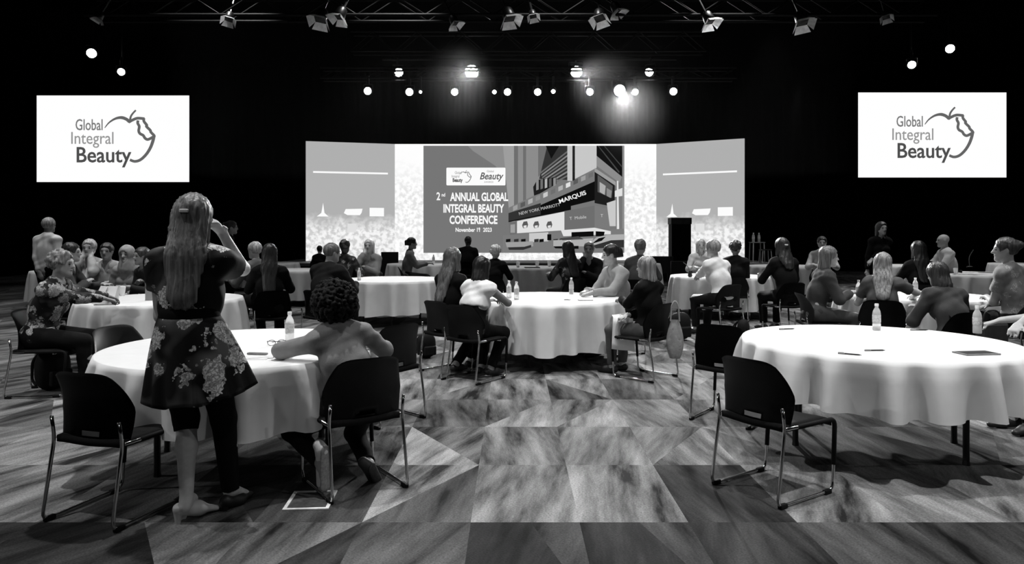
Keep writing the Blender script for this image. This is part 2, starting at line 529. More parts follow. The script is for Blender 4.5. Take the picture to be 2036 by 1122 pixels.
        B += [Cone(t0, t1, fr * 1.35, fr * 1.15, None, 0.01), Cone(t1, t2, fr * 1.1, fr * 0.95, None, 0.005)]
    # legs
    legs = []
    for i, sx in ((0, -1), (1, 1)):
        hj = P0 + V(sx * 0.088 * wz, 0, -0.02)
        ft = feet[i]
        if ft is None: an = V(sx * 0.10, 0.43 + P0[1], 0.085) if sit else V(sx * 0.095, 0.0, 0.085)
        else: an = toloc(ft)
        kn, an = ik(hj, an, 0.425, 0.41, V(legpole[0] * 1.0 + sx * 0.12, legpole[1], legpole[2] if sit else 0.0))
        legs.append((hj, kn, an))
        B += [Cone(hj, kn, 0.082 * wz, 0.056, None, 0.05), Cone(kn, kn * 0.62 + an * 0.38 + nrm(np.cross(R0, kn - an)) * -0.008, 0.052, 0.054, None, 0.03),
              Cone(kn * 0.62 + an * 0.38, an, 0.05, 0.034, None, 0.03)]
    fdirs = []
    for i, (hj, kn, an) in enumerate(legs):
        fd = V(0.12 * (-1, 1)[i], 1, 0); fd = nrm(fd)
        fdirs.append(fd)
        if fdir[i] is not None:
            q = nrm(V(*fdir[i])); B += [Cone(an, an + 0.16 * q, 0.034, 0.026, None, 0.03)]; continue
        B += [Cone(an + V(0, 0, -0.035) - 0.035 * fd, an + 0.09 * fd + V(0, 0, -0.045), 0.032, 0.034, None, 0.03),
              Cone(an + 0.09 * fd + V(0, 0, -0.045), an + 0.155 * fd + V(0, 0, -0.058), 0.034, 0.024, (V(0, 0, 1), 0.8), 0.02)]
    # head
    HB = [Ell(hp(0, -0.012, 0.024), HA, (0.074, 0.093, 0.085), 0.02),
          Ell(hp(0, 0.026, -0.022), HA, (0.060, 0.064, 0.088), 0.03),
          Cone(hp(-0.045, 0.005, -0.055), hp(-0.012, 0.06, -0.092), 0.026, 0.02, None, 0.03), Cone(hp(0.045, 0.005, -0.055), hp(0.012, 0.06, -0.092), 0.026, 0.02, None, 0.03),
          Ball(hp(0, 0.068, -0.095), 0.02, 0.025),
          Cone(hp(-0.035, 0.074, 0.022), hp(0.035, 0.074, 0.022), 0.012, 0.012, None, 0.02),
          Cone(hp(0, 0.084, 0.012), hp(0, 0.108, -0.027), 0.008, 0.0125, None, 0.012),
          Cone(hp(-0.013, 0.092, -0.03), hp(0.013, 0.092, -0.03), 0.009, 0.009, None, 0.01),
          Cone(hp(-0.016, 0.083, -0.057), hp(0.016, 0.083, -0.057), 0.0085, 0.0085, None, 0.008),
          Ell(hp(-0.076, -0.008, -0.008), HA, (0.010, 0.020, 0.032), 0.008), Ell(hp(0.076, -0.008, -0.008), HA, (0.010, 0.020, 0.032), 0.008)]
    B += HB
    f = Field(B, h)
    for sx in (-1, 1): f.sub(Ball(hp(sx * 0.031, 0.10, 0.0), 0.017, 0.014))
    name = 'person'
    o = link(name, f.mesh(name), skin(skin_v))
    o.location = (pos[0], pos[1], 0); o.rotation_euler = (0, 0, -a); o.scale = (s, s, s)
    tag(o, label, 'person', group)
    kids = {}
    def child(nm, prims, m, post=None, hh=None):
        ff = Field(prims, hh or h)
        if post: post(ff)
        c = link(nm, ff.mesh(nm), m, o); kids[nm] = c
        return c
    # eyes, brows and lips of faces that can be seen
    fa = (math.degrees(a) + head[0]) % 360
    if face is None: face = 50 < fa < 310
    if face:
        global EYE_ME
        if EYE_ME is None:
            EYE_ME = [small_ball(n) for n in ('eye', 'eyebrow', 'lips')]
            for me_, mm in zip(EYE_ME, (mat('eye', 0.03, 0.15), mat('brow_hair', 0.03, 0.8), mat('lip', 0.14, 0.5))): me_.materials.append(mm)
        for sx in (-1, 1):
            for me_, p_, r_ in ((EYE_ME[0], hp(sx * 0.031, 0.079, 0.0), (0.0135, 0.009, 0.0075)), (EYE_ME[1], hp(sx * 0.033, 0.083, 0.022), (0.017, 0.007, 0.0038))):
                e = bpy.data.objects.new(me_.name, me_); e.parent = o; COL.objects.link(e)
                e.matrix_local = Matrix.Translation(Vector(p_)) @ M.to_4x4() @ Matrix.Diagonal((*r_, 1))
        e = bpy.data.objects.new('lips', EYE_ME[2]); e.parent = o; COL.objects.link(e)
        e.matrix_local = Matrix.Translation(Vector(hp(0, 0.085, -0.057))) @ M.to_4x4() @ Matrix.Diagonal((0.023, 0.0085, 0.008, 1))
    # ---- hair
    st, hv = hair[0], hair[1]
    if st != 'bald':
        cap = Ell(hp(0, -0.014, 0.026), HA, (0.074 + 0.014, 0.093 + 0.014, 0.085 + 0.016), 0.02)
        hp_ = [cap]; deep = -0.05
        if st in ('bob', 'long', 'tied_long'):
            ln = 0.13 if st == 'bob' else 0.12
            for sx in (-1, 1):
                hp_.append(Cone(hp(sx * 0.066, -0.025, 0.02), hp(sx * 0.078, -0.02, -ln), 0.034, 0.028, (hr, 0.7), 0.03))
            hp_.append(Cone(hp(0, -0.062, 0.02), hp(0, -0.068, -ln), 0.075, 0.082, (hf, 0.55), 0.03))
            deep = -1
            if st != 'bob':
                L2 = hair[2] if len(hair) > 2 else 0.5
                tgt = Nk - 0.085 * F2 - 0.02 * d2
                end = Nk - 0.12 * F2 - (0.235 * L2 / 0.5) * d2
                hp_.append(Cone(hp(0, -0.065, -0.03), tgt, 0.085, 0.095, (F2, 0.5), 0.03))
                hp_.append(Cone(tgt, end, 0.098, 0.075, (F2, 0.40), 0.03))
        elif st == 'bun':
            hp_.append(Ball(hp(0, -0.115, 0.045), 0.042, 0.02))
        elif st == 'pony':
            hp_.append(Ball(hp(0, -0.115, 0.03), 0.03, 0.02)); hp_.append(Cone(hp(0, -0.12, 0.03), hp(0, -0.13, -0.15), 0.034, 0.018, None, 0.02))
        elif st == 'wavy':
            rr = random.Random(hash(label) % 999)
            rr = random.Random(len(label))
            for q in range(90):
                th_ = rr.uniform(0, 2 * math.pi); zz = rr.uniform(-0.55, 1.0); q_ = math.sqrt(max(0, 1 - zz * zz))
                if math.sin(th_) > 0.55 and zz < 0.55: continue
                hp_.append(Ball(hp(0.088 * q_ * math.cos(th_), -0.016 + 0.104 * q_ * math.sin(th_), 0.026 + 0.097 * zz), rr.uniform(0.014, 0.024), 0.012))
            deep = -0.075
        elif st == 'curly':
            rr = random.Random(5)
            for q in range(1500):
                th_ = rr.uniform(0, 2 * math.pi); zz = rr.uniform(-0.95, 1.0); q_ = math.sqrt(max(0, 1 - zz * zz))
                if math.sin(th_) > 0.6 and zz < 0.5: continue
                k_ = rr.uniform(0.92, 1.12)
                hp_.append(Ball(hp(0.138 * k_ * q_ * math.cos(th_), -0.035 + 0.128 * k_ * q_ * math.sin(th_), -0.01 + 0.142 * k_ * zz), rr.uniform(0.006, 0.0145), 0.004))
            hp_.insert(1, Ell(hp(0, -0.04, -0.012), HA, (0.128, 0.115, 0.132), 0.02))
            deep = -1
        elif st == 'hijab':
            hp_ = [cap.grow(0.010), Cone(hp(0, -0.01, 0.0), Nk + 0.03 * F2, 0.088, 0.10, None, 0.04),
                   Cone(Nk + 0.03 * F2, C + 0.09 * F2, 0.115, 0.12, (F2, 0.5), 0.05), Cone(Nk - 0.02 * F2, C - 0.06 * F2 + 0.05 * d2, 0.13, 0.14, (F2, 0.5), 0.05)]
            deep = -1
        faceL = -0.03 if st != 'hijab' else -0.02
        def post(ff):
            if st == 'hijab':
                ff.sub(Ell(hp(0, 0.115, -0.028), HA, (0.056, 0.085, 0.082), 0.01))
            else:
                ff.sub(Ell(hp(0, 0.115, faceL), HA, (0.066, 0.095, 0.098 if st != 'curly' else 0.09), 0.012))
                if deep > -0.5:
                    ff.halfspace(hp(0, 0, deep), -hu)
                    for sx in (-1, 1): ff.sub(Ell(hp(sx * 0.09, 0.015, -0.045), HA, (0.035, 0.045, 0.055), 0.01))
            if st != 'curly':
                amp = 0.0032 if st != 'wavy' else 0.005
                if st == 'hijab': amp = 0.0015
                def wob(x, y, z):
                    px, py = x - Hc[0], y - Hc[1]
                    ph = np.arctan2(px, -py - 0.0)
                    return amp * np.sin(26 * ph + 5 * np.sin(9 * z + 2 * ph)) + amp * 0.6 * np.sin(61 * ph + 11 * z)
                ff.wobble(wob)
        hm = hairm(hv, dull=(st == 'curly')) if st != 'hijab' else cloth(hv, 0.25)
        child('hair' if st != 'hijab' else 'headscarf', hp_, hm, post, min(h, 0.012) if st != 'curly' else 0.0062)
        if st == 'tied_long':
            bm = bmesh.new(); c = hp(0, -0.122, 0.018); add_box(bm, c - V(0.022, 0.012, 0.009), c + V(0.022, 0.012, 0.009), 0.004)
            obj('hair_clip', bm, mat('pale_clip', 0.8, 0.3), o)
    # ---- top
    tv, sl = top
    tm = topmat or cloth(tv)
    e = 0.016
    T = [p.grow(e) for p in torso] + [B[0].grow(e * 0.9)]
    jacket = sl == 'jacket'
    for i, (A, E, W) in enumerate(segs):
        m = 1.08 if male else 0.94
        if sl in ('long', 'jacket'):
            x_ = 0.006 if jacket else 0.0
            T += [Cone(A, E, 0.052 * m + e + x_, 0.042 * m + e + x_, None, 0.03), Cone(E, E + (W - E) * 0.93, 0.042 * m + e + x_, 0.030 * m + e * 0.9 + x_, None, 0.02, (False, True))]
        elif sl == 'short':
            T += [Cone(A, A + (E - A) * 0.62, 0.054 * m + e, 0.047 * m + e * 1.2, None, 0.03, (False, True))]
        elif sl == 'puff':
            T += [Cone(A, A + (E - A) * 0.5, 0.058 * m + e * 1.4, 0.052 * m + e * 1.9, None, 0.03, (False, True))]
        else:
            T += [Cone(A - 0.02 * Rv * (-1, 1)[i], A + (E - A) * 0.12, 0.05 * m + e, 0.05 * m + e, None, 0.03, (False, True))]
    def post_top(ff):
        ff.halfspace((C - 0.01 * d1) if crop else P0 - (0.10 if sit else 0.13) * d1 * (1.0 if jacket else 0.55), -d1)
        neckcut = Cone(Nk + 0.005 * d2 + 0.02 * F2, Nk + 0.2 * d2 + 0.03 * F2, 0.058, 0.075, None, 0.006)
        ff.sub(neckcut)
        if jacket or sl == 'short': ff.sub(Cone(Nk + 0.075 * F2, Nk + 0.06 * F2 - 0.09 * d2 + 0.05 * F2, 0.045, 0.015, None, 0.01))
        def wob(x, y, z): return (0.0065 if h < 0.0125 else 0.0045) * np.sin(19 * z + 13 * x + 3 * np.sin(9 * y + 5 * x)) * np.sin(15 * x - 9 * z + 11 * y) + 0.0024 * np.sin(37 * z - 29 * x + 23 * y + 3 * np.sin(13 * z))
        ff.wobble(wob)
    child({'jacket': 'jacket', 'long': 'shirt', 'short': 'blouse', 'puff': 'bodice', 'none': 'top'}[sl], T, tm, post_top)
    if sl in ('long', 'jacket') and hair[0] not in ('hijab',):
        u_ = nrm(hp(0, -0.02, -0.05) - Nk)
        c0 = Nk - 0.008 * u_; c1 = Nk + (0.045 if jacket else 0.024) * u_
        r_ = (0.054 if male else 0.047) + 0.015
        def post_col(ff):
            if jacket: ff.sub(Cone(Nk + 0.075 * F2, Nk + 0.075 * F2 + 0.09 * u_, 0.045, 0.05, None, 0.004))
        child('collar', [Cone(c0, c1, r_ + 0.014, r_, None, 0.01, (True, True))], tm, post_col, min(h, 0.009))
    # ---- bottom
    bv, bs = bottom
    if bs == 'trousers':
        L = [B[0].grow(0.012)]
        for (hj, kn, an) in legs:
            L += [Cone(hj, kn, 0.082 * wz + 0.014, 0.056 + 0.014, None, 0.04), Cone(kn, kn + (an - kn) * 0.95, 0.056 + 0.014, 0.052, None, 0.02, (False, True))]
        if crop: L += [torso[0].grow(0.017)]
        def pb(ff):
            ff.halfspace(C if crop else P0 + 0.09 * d1, d1)
            ff.wobble(lambda x, y, z: 0.003 * np.sin(40 * z + 23 * y) * np.sin(19 * x + 9 * z))
        child('trousers', L, cloth(bv), pb)
    elif bs == 'skirt':
        L = [B[0].grow(0.015)]
        for (hj, kn, an) in legs:
            L += [Cone(hj, kn + (an - kn) * 0.12, 0.082 * wz + 0.018, 0.085, None, 0.09)]
        k0, k1 = legs[0][1], legs[1][1]
        L += [Cone(P0 * 0.8 + (k0 + k1) * 0.1, (k0 + k1) * 0.5, 0.10, 0.085, None, 0.08)]
        if not sit: L = [Cone(P0 + V(0, 0, 0.06), V(0, 0.02, hz - 0.48), 0.15, 0.19, None, 0.05, (False, True)), B[0].grow(0.012)]
        child('skirt', L, cloth(bv), lambda ff: ff.halfspace(P0 + 0.09 * d1, d1))
    # ---- shoes
    if shoe is not None:
        for i, (hj, kn, an) in enumerate(legs):
            fd = fdirs[i]
            S_ = [Cone(an + V(0, 0, -0.035) - 0.035 * fd, an + 0.09 * fd + V(0, 0, -0.045), 0.040, 0.042, None, 0.03),
                  Cone(an + 0.09 * fd + V(0, 0, -0.045), an + 0.165 * fd + V(0, 0, -0.058), 0.041, 0.030, (V(0, 0, 1), 0.8), 0.02)]
            zc = an[2] - 0.084
            child('shoe', S_, mat('shoe_%d' % round(shoe * 100), shoe, 0.5, 0.4, noise=0.1), lambda ff: (ff.halfspace(V(0, 0, zc), V(0, 0, -1)), ff.halfspace(an + V(0, 0, 0.01), V(0, 0, 1))), max(h, 0.01))
    info = dict(o=o, legs=legs, segs=segs, P0=P0, C=C, N=Nk, Hc=Hc, hp=hp, F2=F2, d1=d1, d2=d2, SH=SH, child=child, toloc=toloc, kids=kids)
    return info

# ------------------------------------------------------------------ hall: floor, walls, ceiling
def carpet():
    m, nt, p = new_mat('geometric_carpet')
    p.inputs['Roughness'].default_value = 0.92; p.inputs['Specular IOR Level'].default_value = 0.12
    tc = N(nt, 'ShaderNodeTexCoord')
    at = N(nt, 'ShaderNodeAttribute'); at.attribute_name = 'tone'
    sp = N(nt, 'ShaderNodeSeparateColor'); nt.links.new(at.outputs['Color'], sp.inputs[0])
    an = N(nt, 'ShaderNodeMath', operation='MULTIPLY'); an.inputs[1].default_value = math.pi
    nt.links.new(sp.outputs[1], an.inputs[0])
    vr = N(nt, 'ShaderNodeVectorRotate'); vr.rotation_type = 'Z_AXIS'
    nt.links.new(tc.outputs['Object'], vr.inputs['Vector']); nt.links.new(an.outputs[0], vr.inputs['Angle'])
    mp = N(nt, 'ShaderNodeMapping'); mp.inputs['Scale'].default_value = (1.0, 5.5, 1.0)
    nt.links.new(vr.outputs[0], mp.inputs[0])
    off = N(nt, 'ShaderNodeVectorMath', operation='ADD')
    nt.links.new(mp.outputs[0], off.inputs[0])
    cb = N(nt, 'ShaderNodeCombineXYZ'); mz = N(nt, 'ShaderNodeMath', operation='MULTIPLY'); mz.inputs[1].default_value = 37.0
    nt.links.new(sp.outputs[2], mz.inputs[0]); nt.links.new(mz.outputs[0], cb.inputs[2]); nt.links.new(cb.outputs[0], off.inputs[1])
    n1 = N(nt, 'ShaderNodeTexNoise'); n1.inputs['Scale'].default_value = 0.95; n1.inputs['Detail'].default_value = 6; n1.inputs['Roughness'].default_value = 0.6
    nt.links.new(off.outputs[0], n1.inputs['Vector'])
    n2 = N(nt, 'ShaderNodeTexNoise'); n2.inputs['Scale'].default_value = 95.0; n2.inputs['Detail'].default_value = 2
    nt.links.new(tc.outputs['Object'], n2.inputs['Vector'])
    mr = N(nt, 'ShaderNodeMapRange'); mr.inputs[1].default_value = 0.34; mr.inputs[2].default_value = 0.68; mr.inputs[3].default_value = 0.08; mr.inputs[4].default_value = 2.1
    nt.links.new(n1.outputs['Fac'], mr.inputs[0])
    sc_ = N(nt, 'ShaderNodeMath', operation='MULTIPLY'); sc_.inputs[1].default_value = 0.52; nt.links.new(sp.outputs[0], sc_.inputs[0])
    m1 = N(nt, 'ShaderNodeMath', operation='MULTIPLY'); nt.links.new(mr.outputs[0], m1.inputs[0]); nt.links.new(sc_.outputs[0], m1.inputs[1])
    m2 = N(nt, 'ShaderNodeMapRange'); m2.inputs[1].default_value = 0.3; m2.inputs[2].default_value = 0.7; m2.inputs[3].default_value = 0.72; m2.inputs[4].default_value = 1.28
    nt.links.new(n2.outputs['Fac'], m2.inputs[0])
    m3 = N(nt, 'ShaderNodeMath', operation='MULTIPLY'); nt.links.new(m1.outputs[0], m3.inputs[0]); nt.links.new(m2.outputs[0], m3.inputs[1])
    cc = N(nt, 'ShaderNodeCombineColor')
    for i in range(3): nt.links.new(m3.outputs[0], cc.inputs[i])
    nt.links.new(cc.outputs[0], p.inputs['Base Color'])
    bp = N(nt, 'ShaderNodeBump'); bp.inputs['Strength'].default_value = 0.25; bp.inputs['Distance'].default_value = 0.01
    nt.links.new(n2.outputs['Fac'], bp.inputs['Height']); nt.links.new(bp.outputs[0], p.inputs['Normal'])
    return m

def build_floor():
    cw, ch = 0.57, 0.925
    x0, y0 = -0.216, 3.69
    rr = random.Random(21)
    verts, faces, tones = [], [], []
    def poly(pts, tone, ang, seed):
        i = len(verts)
        for q in pts: verts.append((q[0], q[1], 0.0))
        faces.append(tuple(range(i, i + len(pts)))); tones.append((tone, ang, seed))
    ANG = lambda c: (0.66 if c < -2 else 0.53) + rr.uniform(-.10, .10)
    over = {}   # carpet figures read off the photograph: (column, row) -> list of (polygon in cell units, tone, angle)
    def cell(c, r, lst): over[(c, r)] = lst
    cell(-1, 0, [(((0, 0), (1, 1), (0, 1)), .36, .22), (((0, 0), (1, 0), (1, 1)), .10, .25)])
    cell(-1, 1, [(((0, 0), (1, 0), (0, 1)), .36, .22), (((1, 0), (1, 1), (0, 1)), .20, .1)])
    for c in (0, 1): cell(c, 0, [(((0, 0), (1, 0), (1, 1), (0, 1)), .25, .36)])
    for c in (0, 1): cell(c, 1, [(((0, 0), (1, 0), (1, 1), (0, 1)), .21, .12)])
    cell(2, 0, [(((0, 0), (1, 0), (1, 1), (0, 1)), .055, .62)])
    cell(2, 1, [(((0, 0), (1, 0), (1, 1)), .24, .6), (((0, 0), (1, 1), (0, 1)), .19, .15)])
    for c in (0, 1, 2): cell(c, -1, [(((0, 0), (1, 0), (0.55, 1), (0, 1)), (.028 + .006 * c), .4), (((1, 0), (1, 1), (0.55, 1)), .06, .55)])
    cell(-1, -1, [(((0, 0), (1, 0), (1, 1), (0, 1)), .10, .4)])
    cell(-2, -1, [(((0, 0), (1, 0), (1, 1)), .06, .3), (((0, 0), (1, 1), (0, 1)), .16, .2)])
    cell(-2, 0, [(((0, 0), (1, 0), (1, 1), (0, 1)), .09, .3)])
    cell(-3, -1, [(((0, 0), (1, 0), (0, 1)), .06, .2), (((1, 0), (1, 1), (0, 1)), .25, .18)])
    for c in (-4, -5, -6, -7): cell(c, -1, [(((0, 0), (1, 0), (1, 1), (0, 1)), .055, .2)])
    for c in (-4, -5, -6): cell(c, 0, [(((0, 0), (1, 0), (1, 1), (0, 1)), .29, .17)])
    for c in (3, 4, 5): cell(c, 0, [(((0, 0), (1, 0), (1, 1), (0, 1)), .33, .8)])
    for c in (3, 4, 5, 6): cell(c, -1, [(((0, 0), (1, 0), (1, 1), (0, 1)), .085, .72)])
    for r in range(-3, 30):
        for c in range(-34, 34):
            ax, ay = x0 + c * cw, y0 + r * ch
            P = lambda u, v: (ax + u * cw, ay + v * ch)
            if (c, r) in over:
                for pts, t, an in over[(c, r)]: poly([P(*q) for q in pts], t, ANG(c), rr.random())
                continue
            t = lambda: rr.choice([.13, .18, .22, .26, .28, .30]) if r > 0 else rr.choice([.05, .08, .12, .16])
            k = rr.random()
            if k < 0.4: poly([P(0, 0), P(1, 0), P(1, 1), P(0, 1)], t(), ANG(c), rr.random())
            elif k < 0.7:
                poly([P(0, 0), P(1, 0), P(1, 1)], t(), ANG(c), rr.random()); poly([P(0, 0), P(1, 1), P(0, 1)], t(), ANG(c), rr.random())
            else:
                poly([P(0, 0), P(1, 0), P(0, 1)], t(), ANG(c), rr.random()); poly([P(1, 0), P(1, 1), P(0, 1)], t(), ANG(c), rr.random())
    me = bpy.data.meshes.new('floor'); me.from_pydata(verts, [], faces); me.update()
    ca = me.color_attributes.new('tone', 'FLOAT_COLOR', 'CORNER')
    data = []
    for f, t in zip(faces, tones):
        for _ in f: data += [t[0], t[1], t[2], 1.0]
    ca.data.foreach_set('color', data)
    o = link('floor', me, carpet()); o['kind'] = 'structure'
    return o
build_floor()

def drape_wall(name, p0, p1, h, amp=0.09, wl=0.45):
    p0, p1 = Vector(p0), Vector(p1)
    L = (p1 - p0).length; n = int(L / wl * 8)
    t = (p1 - p0).normalized(); nn = Vector((-t.y, t.x, 0))
    vs, fs = [], []
    for i in range(n + 1):
        u = i / n * L
        q = p0 + t * u + nn * amp * (math.sin(u / wl * 2 * math.pi) + 0.4 * math.sin(u / wl * 3.7))
        vs += [(q.x, q.y, 0.0), (q.x, q.y, h)]
    for i in range(n): fs.append((2 * i, 2 * i + 2, 2 * i + 3, 2 * i + 1))
    me = bpy.data.meshes.new(name); me.from_pydata(vs, [], fs); me.update()
    o = link(name, me, M_DRAPE, smooth=True); o['kind'] = 'structure'
drape_wall('wall_back', (-19, 30.2, 0), (19, 30.2, 0), 8.8)
drape_wall('wall_left', (-19, -6.5, 0), (-19, 30.2, 0), 8.8)
drape_wall('wall_right', (19, 30.2, 0), (19, -6.5, 0), 8.8)
o = obj('wall_front', box((-19, -6.8, 0), (19, -6.6, 8.8)), M_DRAPE); o['kind'] = 'structure'
o = obj('ceiling', box((-19.2, -6.8, 8.8), (19.2, 30.4, 9.0)), mat('black_ceiling', 0.002, 0.95, 0.02, noise=0.3)); o['kind'] = 'structure'

# ------------------------------------------------------------------ stage and LED wall
def prism(bm, pts, y0, y1, mi=0):
    A = [bm.verts.new((p[0], y0, p[1])) for p in pts]; B = [bm.verts.new((p[0], y1, p[1])) for p in pts]
    n = len(pts)
    fs = [bm.faces.new(A), bm.faces.new(list(reversed(B)))]
    for i in range(n): fs.append(bm.faces.new((A[i], B[i], B[(i + 1) % n], A[(i + 1) % n])))
    for f in fs: f.material_index = mi

st = empty('stage', (0.35, 24, 0), 0, 'low grey stage platform with pale front edge below the big wall of screens', 'stage')
obj('deck', box((-8.6, -0.5, 0.50), (8.6, 4.0, 0.60), 0.01), mat('grey_stage_deck', 0.30, 0.6, 0.3, noise=0.15), st)
obj('skirting', box((-8.55, -0.40, 0.0), (8.55, -0.36, 0.498)), mat('grey_stage_skirt', 0.05, 0.8, 0.2, noise=0.3, nscale=5), st)
for sx in (-8.2, -4.1, 0.0, 4.1, 8.2):
    obj('leg', box((sx - 0.05, 3.3, 0), (sx + 0.05, 3.4, 0.498)), M_FIX, st)

D_LED = 26.0
def LX(px): return X(px, D_LED)
def LZ(py): return Z(py, D_LED)
ZB, ZT = 0.615, LZ(286.5)

def led_pattern_mat(name, base, pat_lo, pat_hi, fade):
    """LED picture: grey field whose lower part dissolves into a pale scattered ornament"""
    m, nt, p = new_mat(name); nt.nodes.remove(p)
    tc = N(nt, 'ShaderNodeTexCoord')
    n1 = N(nt, 'ShaderNodeTexNoise'); n1.inputs['Scale'].default_value = 2.2; n1.inputs['Detail'].default_value = 3
    n2 = N(nt, 'ShaderNodeTexVoronoi'); n2.inputs['Scale'].default_value = 4.6
    n3 = N(nt, 'ShaderNodeTexNoise'); n3.inputs['Scale'].default_value = 6.5; n3.inputs['Detail'].default_value = 2
    for n in (n1, n2, n3): nt.links.new(tc.outputs['Object'], n.inputs['Vector'])
    def lattice(ox, oz, sx_, sz_, r0, r1):
        mp = N(nt, 'ShaderNodeMapping'); mp.inputs['Location'].default_value = (ox, 0.5, oz); mp.inputs['Scale'].default_value = (sx_, 0.0, sz_)
        nt.links.new(tc.outputs['Object'], mp.inputs[0])
        v = N(nt, 'ShaderNodeTexVoronoi'); v.inputs['Scale'].default_value = 1.0; v.inputs['Randomness'].default_value = 0.0
        nt.links.new(mp.outputs[0], v.inputs['Vector'])
        q = N(nt, 'ShaderNodeMapRange'); q.inputs[1].default_value = r0; q.inputs[2].default_value = r1
        nt.links.new(v.outputs['Distance'], q.inputs[0])
        return q.outputs[0]
    def mul(a_, b_):
        q = N(nt, 'ShaderNodeMath', operation='MULTIPLY'); nt.links.new(a_, q.inputs[0]); nt.links.new(b_, q.inputs[1]); return q.outputs[0]
    dots = mul(lattice(0.0, 0.0, 0.97, 1.43, 0.10, 0.20), lattice(0.5, 0.5, 0.97, 1.43, 0.10, 0.20))
    dots = mul(dots, mul(lattice(0.25, 0.27, 1.94, 2.86, 0.10, 0.24), lattice(0.0, 0.4, 1.94, 5.7, 0.12, 0.3)))
    n4 = N(nt, 'ShaderNodeMapRange'); n4.inputs[1].default_value = 0.40; n4.inputs[2].default_value = 0.56; n4.inputs[3].default_value = 0.35
    nt.links.new(n3.outputs['Fac'], n4.inputs[0])
    dots = mul(dots, n4.outputs[0])
    mr = N(nt, 'ShaderNodeMapRange'); mr.inputs[3].default_value = pat_lo; mr.inputs[4].default_value = pat_hi
    nt.links.new(dots, mr.inputs[0])
    sx = N(nt, 'ShaderNodeSeparateXYZ'); nt.links.new(tc.outputs['Object'], sx.inputs[0])
    fd = N(nt, 'ShaderNodeMapRange'); fd.inputs[1].default_value = fade[0]; fd.inputs[2].default_value = fade[1]; fd.inputs[3].default_value = 1.0; fd.inputs[4].default_value = 0.0
    nz = N(nt, 'ShaderNodeMath', operation='MULTIPLY_ADD'); nt.links.new(n1.outputs['Fac'], nz.inputs[0]); nz.inputs[1].default_value = -0.9; nt.links.new(sx.outputs[2], nz.inputs[2])
    nt.links.new(nz.outputs[0], fd.inputs[0])
    mx = N(nt, 'ShaderNodeMix', data_type='FLOAT'); nt.links.new(fd.outputs[0], mx.inputs['Factor']); mx.inputs['A'].default_value = base; nt.links.new(mr.outputs[0], mx.inputs['B'])
    e = N(nt, 'ShaderNodeEmission'); cc = N(nt, 'ShaderNodeCombineColor')
    for i in range(3): nt.links.new(mx.outputs['Result'], cc.inputs[i])
    nt.links.new(cc.outputs[0], e.inputs[0]); nt.links.new(e.outputs[0], nt.nodes['Material Output'].inputs[0])
    return m
M_SIDE = led_pattern_mat('led_side_picture', srgb(176), srgb(182), srgb(246), (1.2, 1.85))
M_COLM = led_pattern_mat('led_column_picture', 1.0, srgb(212), 1.0, (2.6, 3.9))

def text(name, s, size, m, parent, loc, rz=0.0, sx=1.0, bold=0.0, align='CENTER', shear=0.0, ry=0.0, gap=1.0):
    cu = bpy.data.curves.new(name, 'FONT'); cu.body = s; cu.size = size; cu.align_x = align; cu.offset = bold; cu.shear = shear; cu.space_character = gap
    cu.extrude = 0.004; cu.resolution_u = 3
    t = bpy.data.objects.new(name, cu); COL.objects.link(t)
    dg = bpy.context.evaluated_depsgraph_get()
    me = bpy.data.meshes.new_from_object(t.evaluated_get(dg)); me.name = name
    bpy.data.objects.remove(t)
    me.materials.clear()
    o = link(name, me, m, parent, loc, (math.pi / 2, ry, rz)); o.scale = (sx, 1, 1)
    return o

def ribbon(bm, pts, wd, y, mi=0, th=0.008):
    """flat stroke in the XZ plane with a width at each point"""
    n = len(pts)
    L, Rr = [], []
    for i, p in enumerate(pts):
        a = pts[max(0, i - 1)]; b = pts[min(n - 1, i + 1)]
        t = Vector((b[0] - a[0], b[1] - a[1])).normalized()
        w_ = (wd[i] if isinstance(wd, (list, tuple)) else wd) / 2
        L.append((p[0] - t.y * w_, p[1] + t.x * w_)); Rr.append((p[0] + t.y * w_, p[1] - t.x * w_))
    A = [bm.verts.new((q[0], y, q[1])) for q in L]; B = [bm.verts.new((q[0], y, q[1])) for q in Rr]
    for i in range(n - 1):
        f = bm.faces.new((A[i], A[i + 1], B[i + 1], B[i])); f.material_index = mi

def smooth_line(pts, k=6):
    out = []
    P = [Vector(p) for p in pts]
    for i in range(len(P) - 1):
        p0, p1, p2, p3 = P[max(0, i - 1)], P[i], P[i + 1], P[min(len(P) - 1, i + 2)]
        for j in range(k):
            t = j / k
            out.append(0.5 * (2 * p1 + (p2 - p0) * t + (2 * p0 - 5 * p1 + 4 * p2 - p3) * t * t + (3 * p1 - p0 - 3 * p2 + p3) * t ** 3))
    out.append(P[-1])
    return out

